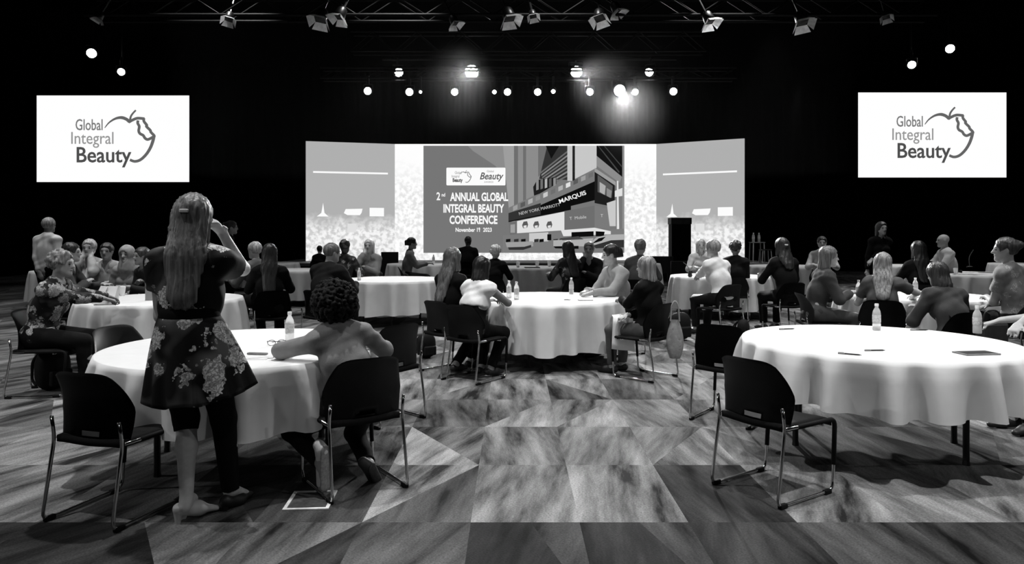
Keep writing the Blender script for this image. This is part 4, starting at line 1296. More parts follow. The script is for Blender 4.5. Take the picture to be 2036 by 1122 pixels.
table(*T3, 0.20, 5, 'at mid floor with three bottles', 40)
table(*T4, 0.24, 11, 'left of centre with white cards on it', 10)
table(*T5, 0.20, 14, 'beyond the curly-haired woman', 70)
table(*T6, 0.17, 17, 'where the person in the white shirt sits', 33)
table(*T7, 0.10, 19, 'before the right stage panel', 15)
table(*T12, 0.24, 23, 'beside the woman with the dark bob', 80)
table(-4.9, 15.8, 0.12, 29, 'behind the woman with long black hair', 5)
table(0.35, 17.3, 0.12, 31, 'nearest the centre of the stage', 25)
table(-2.5, 19.3, 0.12, 37, 'beside the woman in profile below the stage', 45)
table(-9.6, 15.6, 0.12, 41, 'behind the group on the far left', 65)
table(9.3, 14.3, 0.12, 43, 'strewn with papers on the far right', 52)
table(10.4, 18.2, 0.12, 47, 'at the far right back beside the bald man', 12)
table(-7.0, 20.0, 0.12, 53, 'at the very back left', 12)
table(14.2, 19.4, 0.12, 59, 'furthest right at the back of the hall', 12)
table(3.2, 19.6, 0.12, 61, 'at the back right of the stage centre', 12)

# ------------------------------------------------------------------ empty chairs in the foreground
def seat_chair(x, y, a, label, **k): return chair(x, y, a, label, **k)
chair(-2.15, 3.88, 17, 'empty black chair in the left foreground, back towards the viewer')
chair(-2.88, 5.42, 108, 'empty black chair at the left edge of the left foreground table')
chair(-1.07, 5.80, -48, 'empty black chair behind the curly-haired woman')
chair(1.565, 4.20, 57, 'empty black chair in the right foreground beside the white cloth')
chair(1.80, 5.80, 38, 'empty black chair behind the right foreground chair')

# ------------------------------------------------------------------ people
def seated(px, d, a, label, clabel, ca=None, **k):
    x, y = X(px, d), d
    ca = a if ca is None else ca
    chair(x, y, ca, clabel)
    return person(label, (x, y), a, 'sit', **k)

FLORAL_DRESS = floral_mat('floral_dress_print', 0.005, 0.7, 7.0, 0.40, 0.50)
FLORAL_BLOUSE = floral_mat('floral_blouse_print', 0.010, 0.5, 10.0, 0.22, 0.5)
FLORAL_TOP = floral_mat('pale_floral_top_print', 0.22, 0.5, 14.0, 0.45, 0.45)
FLORAL_DARK = floral_mat('dark_spotted_print', 0.008, 0.3, 12.0, 0.6, 0.34)

# -- standing woman in the floral dress
def standing_woman():
    px, py = -1.685, 3.69
    I = person('woman in a black floral dress standing in the left foreground with her back turned', (px, py), -6, 'stand', s=1.0, h=0.0085,
               lean=-1, slump=3, head=(6, 4, 2), skin_v=0.62, hair=('tied_long', 0.16, 0.46), top=(0.01, 'puff'), bottom=(0.02, 'none'),
               arms=((px - 0.06, py + 0.26, 1.05), (px + 0.11, py + 0.15, 1.51)), poles=((-0.25, -0.2, -0.9), (0.30, 0.75, -0.9)),
               feet=((px - 0.03, py + 0.02, 0.125), (px + 0.13, py + 0.2, 0.10)), fdir=(None, (0.25, 0.8, -0.45)), topmat=FLORAL_DRESS, shoe=None, hip=0.925, face=False)
    o = I['o']
    # flared skirt with folds
    n, rows = 96, 22
    vs, fs = [], []
    rr = random.Random(4); ph = [rr.uniform(0, 6.28) for _ in range(4)]
    for j in range(rows + 1):
        t = j / rows
        for k in range(n):
            th = 2 * math.pi * k / n
            fold = math.sin(7 * th + ph[0]) * .6 + math.sin(11 * th + ph[1] + .8 * math.sin(2 * th)) * .45 + math.sin(17 * th + ph[2]) * .2
            rx = 0.150 + 0.115 * t ** 0.75 + 0.026 * fold * t ** 1.1
            ry = 0.120 + 0.095 * t ** 0.8 + 0.028 * fold * t ** 1.1
            hem = 0.685 + 0.035 * math.sin(th - 0.5) + 0.045 * math.cos(th) + 0.012 * fold
            z = 1.085 - (1.085 - hem) * t
            vs.append((rx * math.cos(th) + 0.055 * t, ry * math.sin(th) - 0.015, z))
    for j in range(rows):
        a, b = j * n, (j + 1) * n
        for k in range(n): fs.append((a + k, b + k, b + (k + 1) % n, a + (k + 1) % n))
    me = bpy.data.meshes.new('dress_skirt'); me.from_pydata(vs, [], fs); me.update()
    sk = link('dress_skirt', me, FLORAL_DRESS, o, smooth=True)
    md = sk.modifiers.new('thickness', 'SOLIDIFY'); md.thickness = 0.004
    b = bmesh.new(); pr = []
    add_lathe(b, [(0.146, 1.065), (0.150, 1.08), (0.147, 1.105), (0.140, 1.13)], 40)
    bmesh.ops.scale(b, vec=(1.02, 0.84, 1), verts=b.verts); bmesh.ops.translate(b, vec=(0, -0.012, 0), verts=b.verts)
    obj('waistband', b, cloth(0.006), o, smooth=True)
    L = []
    for i, (hj, kn, an) in enumerate(I['legs']):
        L += [Cone(hj, kn, 0.094, 0.068, None, 0.04), Cone(kn, kn + (an - kn) * (0.16 if i == 0 else 1.0), 0.066, 0.062 if i == 0 else 0.047, None, 0.02, (False, True))]
    I['child']('leggings_and_leg_shade', L, cloth(0.006))  # black leggings; down the right shin the black stands in for shade
    # heeled mules, left pale; right coloured black for the shade on that leg
    for i, (hj, kn, an) in enumerate(I['legs']):
        fd = nrm(V((-1, 1)[i] * 0.12 + (0.75 if i == 0 else 0.15), 0.62, 0))
        m = mat('pale_mule', 0.55, 0.45, 0.4, noise=0.08) if i == 0 else mat('shaded_mule', 0.012, 0.5)
        hz = an[2]
        S_ = [Cone(an - 0.035 * fd + V(0, 0, -0.05), an + 0.06 * fd + V(0, 0, -0.075), 0.036, 0.040, None, 0.03),
              Cone(an + 0.06 * fd + V(0, 0, -0.075), an + 0.165 * fd + V(0, 0, -hz + 0.020), 0.038, 0.020, (V(0, 0, 1), 0.7), 0.03)]
        def post(ff, an=an, fd=fd, i=i): ff.halfspace(an + 0.005 * fd + V(0, 0, -0.012 if i == 0 else 0.03), nrm(V(0, 0, 1) - 0.3 * fd))
        sh = I['child']('shoe', S_, m, post, 0.008)
        b = bmesh.new(); c = an - 0.045 * fd
        add_tube(b, [V(c[0], c[1], an[2] - 0.06), V(c[0], c[1], 0.0)], 0.02, 10, radii=[0.024, 0.014]); obj('heel', b, m, o)
    return I
standing_woman()

# -- curly-haired woman at the left foreground table
cx, cy = -0.97, 4.28
chair(cx, cy, -35, 'black chair of the curly-haired woman at the left foreground table')
I = person('curly-haired woman in a grey sweater leaning on the left foreground table, back turned', (cx - 0.03, cy), -33, 'sit', s=0.92, h=0.0085, lean=6, slump=16, tilt=-6, head=(-8, 8, -4),
           skin_v=0.36, hair=('curly', 0.012), top=(0.22, 'long'), bottom=(0.012, 'trousers'), shoe=None,
           arms=((-1.42, 4.52, 0.79), (-0.98, 4.72, 0.80)), poles=((-0.9, -0.35, -0.1), (0.7, -0.4, -0.5)),
           feet=((-1.10, 4.07, 0.19), (-0.86, 4.22, 0.13)), face=False, wide=1.02, fdir=((0.05, 0.12, -1), (0.35, 0.45, -0.55)))
# white trainers: one tipped on its toe with the sole towards the viewer
o = I['o']
for i, (hj, kn, an) in enumerate(I['legs']):
    dn = nrm(V(0.05, 0.12, -1)) if i == 0 else nrm(V(0.35, 0.45, -0.55))
    bk = nrm(V(0.35, -1, 0)); bk = nrm(bk - dn * (bk @ dn)); sd_ = np.cross(dn, bk)
    base = an + 0.03 * dn * 0 + V(0, 0, 0.055 if i == 0 else -0.02)
    u = Cone(base, base + 0.19 * dn, 0.040, 0.036, (bk, 0.9), 0.02)
    sh = I['child']('trainer', [u, Cone(base - 0.03 * dn + 0.01 * bk, base - 0.05 * dn - 0.03 * bk, 0.036, 0.036, None, 0.03)], mat('white_trainer' if i == 0 else 'dark_trainer', 0.72 if i == 0 else 0.03, 0.6, 0.3, noise=0.05), None, 0.008)
    so = I['child']('sole', [Cone(base + 0.034 * bk - 0.03 * dn, base + 0.034 * bk + 0.20 * dn, 0.036, 0.040, (bk, 0.32), 0.01)], mat('grey_sole' if i == 0 else 'dark_sole', 0.32 if i == 0 else 0.04, 0.7, 0.2, noise=0.25, nscale=60), None, 0.007)
    so.parent = sh

K = lambda **k: k
BK = 'black chair of '
# left group
seated(98, 6.75, 82, 'grey-haired woman in a black floral blouse facing right at the far left', BK + 'the woman in floral blouse at the far left', s=1.03, h=0.011, lean=10, slump=12, skin_v=0.36, hair=('wavy', 0.22),
       top=(0.02, 'long'), topmat=FLORAL_BLOUSE, arms=((X(200, 7.3), 7.5, 0.85), (X(222, 7.0), 7.2, 0.84)), bottom=(0.008, 'trousers'), wide=1.15)
seated(135, 9.3, 75, 'dark-haired person in dark top behind the floral blouse woman at the left', BK + 'the dark-haired person at the far left', s=1.06, h=0.013, hair=('short', 0.012), top=(0.06, 'jacket'), skin_v=0.4, arms=('table', 'fold'), male=True)
seated(180, 10.6, 170, 'light-haired person in a pale jacket with both hands at the face, at the left', BK + 'the person holding both hands to the face', s=1.09, h=0.013, hair=('bun', 0.45), top=(0.42, 'jacket'), arms=('face', 'face'), skin_v=0.5)
seated(214, 10.5, 168, 'dark-haired man in a pale jacket beside the woman in headscarf', BK + 'the man in pale jacket at the left', s=1.05, h=0.013, male=True, hair=('short', 0.015), top=(0.40, 'jacket'), arms=('table', 'table'), skin_v=0.3)
seated(255, 10.1, 180, 'woman in a pale headscarf and grey coat facing the viewer at the left', BK + 'the woman in the headscarf', s=1.02, h=0.012, hair=('hijab', 0.34), top=(0.24, 'jacket'), arms=('lap', 'lap'), bottom=(0.01, 'skirt'), skin_v=0.42)
seated(298, 9.9, 215, 'dark-haired person in black leaning in behind the standing woman', BK + 'the person behind the standing woman', s=1.02, h=0.013, hair=('short', 0.04), top=(0.03, 'long'), lean=14, arms=('table', 'fold'), skin_v=0.36)
person('grey-haired man in a light shirt standing at the far left with his back turned', (X(92, 11.9), 11.9), 12, 'stand', s=1.06, h=0.013, male=True, hair=('short', 0.25), top=(0.58, 'long'), bottom=(0.006, 'trousers'),
       arms=((X(74, 11.7), 11.75, 0.78), 'down'), skin_v=0.26, lean=2, slump=2, face=False)
person('person in black standing far behind the standing woman, only the face lit', (X(447, 13.2), 13.2), 70, 'stand', s=1.05, h=0.014, hair=('bun', 0.02), top=(0.004, 'long'), bottom=(0.004, 'trousers'), arms=('down', 'down'), skin_v=0.3)
seated(510, 10.6, -62, 'person with short light hair beside the woman with long black hair', BK + 'the light-haired person left of centre', s=1.06, h=0.013, hair=('short', 0.32), top=(0.10, 'long'), arms=('table', 'fold'), skin_v=0.4)
seated(536, 9.3, -18, 'woman with long black hair in a black top, back turned, right of the standing woman', BK + 'the woman with long black hair', ca=-30, s=1.05, h=0.012, hair=('long', 0.008, 0.62), top=(0.006, 'long'), arms=('table', 'table'), skin_v=0.34, bottom=(0.006, 'trousers'))
seated(650, 9.4, 28, 'balding man in a dark jacket behind the curly-haired woman, back turned', BK + 'the balding man in dark jacket', s=1.06, h=0.012, male=True, hair=('short', 0.12), top=(0.012, 'jacket'), head=(25, 4, 0), arms=('table', 'table'), bottom=(0.008, 'trousers'), wide=1.15, lean=10)
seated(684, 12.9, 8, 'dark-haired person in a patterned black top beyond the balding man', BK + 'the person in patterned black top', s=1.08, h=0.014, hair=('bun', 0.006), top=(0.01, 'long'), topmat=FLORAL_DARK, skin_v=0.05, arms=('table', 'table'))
seated(735, 13.9, 185, 'blonde woman in a grey jacket facing the viewer left of centre', BK + 'the blonde woman facing the viewer', s=1.08, h=0.013, hair=('bob', 0.62), top=(0.24, 'jacket'), arms=('fold', 'face'), skin_v=0.5)
seated(815, 16.2, 78, 'dark-haired woman in a grey top in profile below the stage screen', BK + 'the woman in profile below the stage', s=1.10, h=0.015, hair=('pony', 0.008), top=(0.22, 'long'), arms=('table', 'table'), skin_v=0.42)
seated(635, 20.2, 0, 'dark-haired person far back, a small head against the left stage panel', BK + 'the small far person at the left stage panel', s=0.92, h=0.02, hair=('short', 0.006), top=(0.01, 'long'), arms=('lap', 'lap'))
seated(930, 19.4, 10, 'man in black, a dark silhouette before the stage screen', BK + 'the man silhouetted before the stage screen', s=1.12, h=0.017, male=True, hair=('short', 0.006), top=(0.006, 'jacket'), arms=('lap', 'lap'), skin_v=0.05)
seated(984, 12.8, 15, 'white-haired person in a black top behind the two women at the middle table', BK + 'the white-haired person', s=1.0, h=0.014, hair=('wavy', 0.75), top=(0.008, 'long'), arms=('table', 'table'), skin_v=0.4)
# middle table
seated(898, 7.85, 42, 'woman with long wavy brown hair in black at the middle table, back turned', BK + 'the woman with long brown hair', s=1.03, h=0.0105, lean=4, slump=8, hair=('long', 0.10, 0.55), top=(0.008, 'long'), head=(-18, 4, -3), arms=('table', 'table'), bottom=(0.006, 'trousers'), skin_v=0.42,
       feet=((X(905, 7.7), 7.75, 0.09), (X(935, 7.9), 8.0, 0.09)))
seated(945, 7.42, 36, 'dark-haired woman in a white top at the middle table, back turned', BK + 'the dark-haired woman in white top', s=0.98, h=0.0105, lean=12, slump=10, hair=('bob', 0.006), top=(0.78, 'none'), crop=True, head=(-12, 10, 0),
       arms=('table', (X(1000, 7.62), 7.75, 0.80)), poles=(None, (0.9, -0.5, -0.2)), bottom=(0.006, 'trousers'), skin_v=0.30, wide=1.08, feet=((X(955, 7.4), 7.62, 0.09), (X(975, 7.4), 7.52, 0.09)))
seated(1226, 9.05, -118, 'dark-haired woman in a pale jacket in profile at the middle table', BK + 'the woman in profile at the middle table', s=1.05, h=0.0105, lean=8, slump=8, hair=('pony', 0.008), top=(0.38, 'jacket'), head=(26, 6, 0),
       arms=((X(1176, 8.72), 8.72, 0.80), (X(1166, 8.95), 8.95, 0.80)), skin_v=0.45, face=True)
I = seated(1280, 7.53, -46, 'blonde woman in a black top at the right of the middle table', BK + 'the blonde woman in black top', s=0.96, h=0.0105, lean=-2, slump=6, hair=('bob', 0.24), top=(0.008, 'long'), head=(-6, 2, 0),
           arms=((X(1238, 7.7), 7.8, 0.80), (X(1250, 7.45), 7.5, 0.66)), bottom=(0.10, 'trousers'), skin_v=0.45, wide=1.08)
seated(1131, 12.0, -30, 'woman with long black hair in dark print beyond the middle table', BK + 'the woman with long black hair beyond the middle table', s=1.06, h=0.013, hair=('long', 0.006, 0.5), top=(0.01, 'long'), topmat=FLORAL_DARK, arms=('table', 'table'), skin_v=0.3)
seated(1172, 12.3, 195, 'grey-haired person in a dark jacket raising a hand beyond the middle table', BK + 'the person raising a hand', s=1.05, h=0.013, hair=('short', 0.15), top=(0.012, 'jacket'), arms=('fold', 'face'), skin_v=0.28)
seated(1272, 11.6, 22, 'woman with tied fair hair in a grey jacket behind the blonde woman', BK + 'the woman with tied fair hair', s=1.09, h=0.013, hair=('pony', 0.12), top=(0.07, 'jacket'), arms=('table', 'table'), skin_v=0.4)
# right-centre tables
seated(1432, 10.5, -28, 'grey-haired person in a white shirt right of centre, back turned', BK + 'the person in white shirt', s=1.10, h=0.012, lean=16, slump=6, hair=('short', 0.28), top=(0.78, 'long'), head=(-10, 2, 0),
       arms=((X(1383, 11.2), 11.35, 0.80), 'table'), bottom=(0.012, 'trousers'), skin_v=0.42)
seated(1393, 14.8, 186, 'fair person in pale clothes facing the viewer before the right stage panel', BK + 'the fair person before the right panel', s=1.08, h=0.015, hair=('bob', 0.6), top=(0.62, 'long'), arms=('table', 'table'), skin_v=0.55)
seated(1462, 12.6, 22, 'brown-haired person in dark clothes right of the white-shirted person', BK + 'the brown-haired person in dark clothes', s=1.06, h=0.014, hair=('wavy', 0.06), top=(0.015, 'jacket'), arms=('table', 'fold'), skin_v=0.35)
seated(1560, 10.9, -12, 'woman with tied hair in black, back turned, left of the woman in grey jacket', BK + 'the woman in black with tied hair', s=1.11, h=0.0125, hair=('tied_long', 0.02, 0.2), top=(0.008, 'long'), arms=('table', 'table'), bottom=(0.006, 'trousers'), skin_v=0.4, lean=10)
seated(1634, 15.2, -160, 'person in a pale top behind the woman in grey jacket', BK + 'the person in pale top at the right', s=1.12, h=0.016, hair=('short', 0.02), top=(0.5, 'long'), arms=('table', 'table'), skin_v=0.45)
seated(1630, 8.7, 94, 'woman with wavy hair in a grey jacket facing right with a bottle before her', BK + 'the woman in grey jacket', s=1.04, h=0.011, lean=12, slump=6, hair=('bob', 0.20), head=(4, 4, 0), top=(0.07, 'jacket'), arms=((X(1700, 8.75), 8.8, 0.80), (X(1698, 8.5), 8.6, 0.81)), bottom=(0.10, 'trousers'), skin_v=0.5, wide=1.05, face=True)
seated(1755, 7.95, 28, 'light-haired woman in a grey top, back turned, at the right table', BK + 'the light-haired woman at the right table', s=0.99, h=0.011, hair=('long', 0.30, 0.42), top=(0.10, 'short'), arms=('table', (X(1822, 8.15), 8.2, 0.81)), poles=(None, (0.95, -0.3, -0.2)), bottom=(0.02, 'trousers'), skin_v=0.6, lean=10, head=(8, 6, 0))
person('person in black with a dark cap standing at the back right, face lit', (X(1746, 13.4), 13.4), 176, 'stand', s=1.04, h=0.014, hair=('bob', 0.006), top=(0.004, 'long'), bottom=(0.004, 'trousers'), arms=((X(1716, 13.2), 13.1, 0.95), 'down'), skin_v=0.34)
seated(1828, 10.5, 4, 'woman with long black hair in black beyond the right table', BK + 'the black-haired woman beyond the right table', s=1.07, h=0.0125, hair=('long', 0.006, 0.5), top=(0.006, 'long'), arms=('table', 'table'), skin_v=0.35)
seated(1880, 14.6, -78, 'bald man in a pale shirt in profile at the back right', BK + 'the bald man in pale shirt', s=1.16, h=0.014, male=True, hair=('bald', 0), top=(0.5, 'long'), arms=('table', 'table'), skin_v=0.4, wide=1.08)
seated(1893, 6.75, -8, 'woman with a dark bob in a grey jacket leaning over the right table', BK + 'the woman with dark bob', s=0.97, h=0.0105, lean=18, slump=12, hair=('bob', 0.03), top=(0.055, 'jacket'), head=(-4, 12, 0), arms=('table', 'table'), bottom=(0.008, 'trousers'), skin_v=0.38, wide=1.08)
seated(2006, 7.7, -30, 'woman in a pale floral top with pinned-up hair at the right edge', BK + 'the woman in pale floral top', s=1.11, h=0.011, lean=6, slump=4, hair=('bun', 0.05), top=(0.3, 'short'), topmat=FLORAL_TOP, head=(-34, 0, 0), arms=((X(1968, 7.9), 7.95, 0.82), 'lap'), bottom=(0.01, 'trousers'), skin_v=0.45, face=True)
seated(2118, 5.45, -96, 'person mostly outside the right edge resting a forearm on the right foreground table', BK + 'the person at the right edge', s=1.0, h=0.011, hair=('short', 0.05), top=(0.03, 'short'), arms=((3.72, 5.62, 0.80), (3.75, 5.28, 0.80)), skin_v=0.5)

# ------------------------------------------------------------------ small things on the tables
def glass_mat():
    m, nt, p = new_mat('clear_bottle_plastic')
    p.inputs['Base Color'].default_value = g3(0.95); p.inputs['Roughness'].default_value = 0.12
    p.inputs['Transmission Weight'].default_value = 0.6; p.inputs['IOR'].default_value = 1.25
    n = N(nt, 'ShaderNodeTexNoise'); n.inputs['Scale'].default_value = 40
    b = N(nt, 'ShaderNodeBump'); b.inputs['Strength'].default_value = 0.1; nt.links.new(n.outputs['Fac'], b.inputs['Height']); nt.links.new(b.outputs[0], p.inputs['Normal'])
    return m
M_BOTTLE = glass_mat()
def make_bottle():
    e = empty('water_bottle', (0, 0, 0))
    prof = [(0.028, 0.0), (0.031, 0.006), (0.031, 0.05), (0.0295, 0.055), (0.031, 0.06), (0.031, 0.135), (0.027, 0.155), (0.0135, 0.182), (0.0125, 0.195)]
    obj('bottle_body', lathe(prof, 18), M_BOTTLE, e, smooth=True)
    obj('label_band', lathe([(0.0313, 0.068), (0.0318, 0.07), (0.0318, 0.122), (0.0313, 0.124)], 18, cap=False), mat('bottle_label', 0.55, 0.5, 0.4, noise=0.3, nscale=70), e, smooth=True)
    obj('cap', lathe([(0.0145, 0.192), (0.015, 0.194), (0.015, 0.210), (0.0135, 0.213)], 14), M_WHITE, e)
    return e
bottle0 = make_bottle(); bu = [False]
TOPZ = 0.749
def bottle(px, d, label, z=TOPZ, s=1.0):
    b = bottle0 if not bu[0] else copy_tree(bottle0)
    bu[0] = True
    b.location = (X(px, d), d, z); b.scale = (s, s, s); tag(b, label, 'bottle', 'water bottles on the tables')
bottle(576, 5.02, 'water bottle beside the curly-haired woman on the left foreground table')
bottle(1012, 8.55, 'left one of the two water bottles standing close on the middle table')
bottle(1027, 8.35, 'right one of the two water bottles standing close on the middle table')
bottle(1136, 9.15, 'water bottle before the woman in profile at the middle table')
bottle(1743, 5.62, 'water bottle at the back of the right foreground table')
bottle(1943, 5.45, 'water bottle at the right of the right foreground table, left of the grey bag')
bottle(1707, 8.65, 'water bottle between the hands of the woman in grey jacket')
bottle(1820, 9.15, 'water bottle before the black-haired woman at the right table')
bottle(686, 11.9, 'water bottle at the left rim of the table beyond the curly woman')
bottle(714, 12.0, 'water bottle next to the left rim bottle on the table beyond the curly woman')
bottle(862, 19.0, 'bottle on the far table below the stage screen', s=1.2)

def slab(name, px, d, w_, l_, t_, rz, m, label, cat, z=TOPZ, tilt=0, bevel=0.004):
    o = obj(name, box((-w_ / 2, -l_ / 2, 0), (w_ / 2, l_ / 2, t_), min(bevel, t_ * .4)), m, None, (X(px, d), d, z), (R(tilt), 0, R(rz)))
    return tag(o, label, cat)
def pen(px, d, rz, label, z=TOPZ):
    e = empty('pen', (X(px, d), d, z + 0.006), R(rz), label, 'pen')
    b = bmesh.new(); add_tube(b, [(-.06, 0, 0), (.05, 0, 0), (.068, 0, 0)], .005, 8, radii=[.005, .005, .0012]); obj('barrel', b, M_DARK, e)
    b = bmesh.new(); add_tube(b, [(-.07, 0, 0), (-.03, 0, 0)], .0057, 8); obj('cap', b, M_GREY, e)
    b = bmesh.new(); add_box(b, (-.068, -.0015, .004), (-.035, .0015, .009)); obj('clip', b, M_CHROME, e)
pen(1565, 5.66, 12, 'dark pen at the back left of the right foreground table')
pen(1690, 4.45, -35, 'dark pen near the front rim of the right foreground table')
pen(1828, 5.6, -4, 'dark pen at the back of the right foreground table right of the bottle')
pen(1740, 4.6, 3, 'second pen near the front rim, right of the slanted one')
def tablet(px, d, rz, w_, l_, label, m=None):
    e = empty('tablet', (X(px, d), d, TOPZ), R(rz), label, 'tablet')
    obj('case', box((-w_ / 2, -l_ / 2, 0), (w_ / 2, l_ / 2, 0.009), .003), m or M_GREY, e)
    obj('display', box((-w_ / 2 + .012, -l_ / 2 + .014, 0.009), (w_ / 2 - .012, l_ / 2 - .014, 0.0098)), M_DARK, e)
    return e
tablet(1941, 4.5, 8, .24, .13, 'dark tablet near the front rim of the right foreground table')
tablet(1164, 8.25, 6, .17, .09, 'dark phone near the front rim of the middle table')
tablet(1128, 8.3, -20, .07, .05, 'tiny dark phone left of the other one on the middle table')
tablet(212, 7.72, 4, .22, .12, 'dark tablet at the front rim of the left middle table')
e = empty('spectacles', (X(550, 4.85), 4.85, TOPZ + .018), R(20), 'pair of folded spectacles lying before the water bottle on the left foreground table', 'spectacles')
for sx in (-1, 1):
    b = bmesh.new(); add_tube(b, [(sx * .033 + .026 * math.cos(q * math.pi / 6), 0, .019 * math.sin(q * math.pi / 6)) for q in range(12)], .002, 6, closed=True); obj('rim', b, M_DARK, e)
    b = bmesh.new(); add_tube(b, fillet([(sx * .06, 0, .006), (sx * .062, .05, .006), (-sx * .03, .03, .0)], .01), .002, 6); obj('temple', b, M_DARK, e)
b = bmesh.new(); add_tube(b, [(-.008, 0, .004), (0, 0, .008), (.008, 0, .004)], .002, 6); obj('bridge', b, M_DARK, e)
for k in range(4):
    slab('paper_sheet', 505 + k * 4, 4.42 + .02 * k, .21, .29, .0015, 8 + 9 * k, M_PAPER, ('lowest', 'second lowest', 'second highest', 'topmost')[k] + ' sheet of the paper stack on the left foreground table behind the standing woman', 'paper', z=TOPZ + .0018 * k)
slab('pen_case', 512, 4.42, .13, .03, .012, -8, M_GREY, 'grey pen case lying on the paper stack beside the standing woman', 'case', z=TOPZ + .0085)
slab('place_card', 231, 7.95, .055, .004, .20, -12, M_PAPER, 'tilted white card standing on the left middle table', 'card', tilt=-8)
slab('folded_menu', 300, 8.25, .12, .02, .16, 25, mat('grey_card', 0.3, 0.8), 'grey folded card at the right of the left middle table', 'card', tilt=-10)
for k, (px, d, rz) in enumerate(((165, 8.3, 10), (182, 8.6, 50), (198, 8.15, -20), (206, 8.8, 35), (172, 8.95, 70), (190, 8.35, 80))):
    slab('paper_sheet', px, d, .21, .29, .0016, rz, M_PAPER, 'white sheet among the papers on the left middle table, ' + ('nearest the floral blouse', 'crosswise in the middle', 'closest to the dark tablet', 'furthest right', 'furthest back', 'lying across another sheet')[k], 'paper', z=TOPZ + .0018 * (k % 3))
def paper_cup(px, d, label, s=1.0, z=TOPZ):
    e = empty('paper_cup', (X(px, d), d, z), 0, label, 'cup', 'paper cups'); e.scale = (s, s, s)
    obj('cup_wall', lathe([(.028, 0), (.040, .10), (.042, .102), (.040, .104), (.037, .10), (.026, .004)], 18), M_PAPER, e, smooth=True)
    obj('lid', lathe([(.042, .103), (.042, .11), (.034, .118)], 18), M_WHITE, e)
paper_cup(243, 8.9, 'paper cup before the headscarf woman on the left middle table')
paper_cup(1900, 14.0, 'paper cup at the left of the far right table')
paper_cup(1985, 9.0, 'paper cup at the right rim of the right table')
for k, (px, d, rz) in enumerate(((1895, 14.3, 5), (1920, 14.6, 30), (1945, 14.1, -15), (1962, 14.5, 60), (1910, 13.9, 75), (1932, 13.8, 15))):
    slab('paper_sheet', px, d, .22, .30, .002, rz, M_PAPER if k % 3 else M_GREY, ('white', 'pale')[k % 2] + ' sheet on the far right table, ' + ('leftmost', 'second in the back row', 'centre', 'rightmost', 'front left', 'front centre')[k], 'paper', z=TOPZ + .002 * k)
for k, (px, d, w_) in enumerate(((1836, 8.6, .2), (1858, 8.75, .26))):
    slab('notebook', px, d, w_, .2, .018, 15 + 20 * k, M_DARK if k else M_PAPER, ('white notebook under the arm of the light-haired woman', 'dark notebook before the woman with dark bob')[k], 'notebook')
for k, (px, d) in enumerate(((1000, 17.2), (1030, 17.0), (1068, 17.1), (1092, 17.4))):
    paper_cup(px, d, 'cup on the table nearest the stage, ' + ('leftmost', 'second from left', 'third from left', 'rightmost')[k], 1.2)
slab('laptop_base', 1058, 16.75, .36, .24, .018, 4, M_DARK, 'flat closed black laptop on the table nearest the stage', 'laptop')
slab('phone', 1545, 17.5, .12, .06, .012, 10, M_DARK, 'dark phone on the table before the right stage panel', 'phone')

# vase on the white-shirted person's table
e = empty('bud_vase', (X(1372, 12.95), 12.95, TOPZ), 0, 'dark little vase with two drooping stems on the white-shirted person\'s table', 'vase')
obj('vase_body', lathe([(.03, 0), (.045, .03), (.03, .08), (.02, .10), (.024, .11)], 16), M_DARK, e, smooth=True)
for sx in (-1, 1):
    b = bmesh.new(); add_tube(b, fillet([(0, 0, .09), (sx * .04, 0, .2), (sx * .12, 0, .27)], .08), .006, 6); obj('stem', b, M_GREY, e)

e = empty('brochure', (X(196, 7.45), 7.45, TOPZ + .03), R(-15), 'white open brochure held up by the woman in floral blouse', 'brochure')
for sx in (-1, 1):
    o = obj('page', box((0, 0, 0), (sx * .15, .004, .21), .001) if sx > 0 else box((-.15, 0, 0), (0, .004, .21), .001), M_PAPER, e, rot=(R(-28), 0, R(18 * sx)))
# metal floor box in the carpet by the curly-haired woman's shoe
e = empty('floor_box', (-1.14, 3.99, 0), R(4), 'metal-edged floor box in the carpet under the curly-haired woman\'s chair', 'floor box')
obj('lid', box((-.105, -.12, 0.0), (.105, .12, .006), .002), mat('floor_box_lid', .06, .6, .3, noise=.4, nscale=40), e)
for lo_, hi_ in (((-.125, -.14, 0), (.125, -.12, .009)), ((-.125, .12, 0), (.125, .14, .009)), ((-.125, -.12, 0), (-.105, .12, .009)), ((.105, -.12, 0), (.125, .12, .009))):
    obj('frame_edge', box(lo_, hi_, .002), mat('floor_box_rim', .75, .35, .5, noise=.2), e)

# ------------------------------------------------------------------ bags
def tote():
    e = empty('tote_bag', (X(1342, 7.30), 7.30, 0.0), R(-10), 'pale grey patterned tote bag hanging from the chair of the blonde woman', 'bag')
    vs, fs = [], []; n, m_ = 22, 14
    for j in range(m_ + 1):
        t = j / m_; z = 0.235 + 0.40 * t
        w_ = 0.095 * (math.sin(math.pi * min(1, .12 + t * .75)) ** .6) * (1 - .35 * t * t); th = 0.05 * (1 - .6 * t) * math.sin(math.pi * min(1, .1 + t)) ** .5 + .008
        for k in range(n):
            a = 2 * math.pi * k / n; vs.append((w_ * math.cos(a), th * math.sin(a) * (1 + .12 * math.sin(5 * a + 6 * t)), z))
    for j in range(m_):
        for k in range(n): fs.append((j * n + k, j * n + (k + 1) % n, (j + 1) * n + (k + 1) % n, (j + 1) * n + k))
    fs.append(tuple(reversed(range(n))))
    me = bpy.data.meshes.new('bag_body'); me.from_pydata(vs, [], fs); me.update()
    link('bag_body', me, floral_mat('tote_print', 0.30, 0.42, 30, .5), e, smooth=True)
    for dy in (-.02, .02):
        b = bmesh.new(); add_tube(b, fillet([(-.045, dy, .62), (-.035, dy, .78), (0, dy, .84), (.035, dy, .78), (.045, dy, .62)], .05), .007, 6); obj('handle', b, mat('tote_strap', .35, .8), e)
tote()
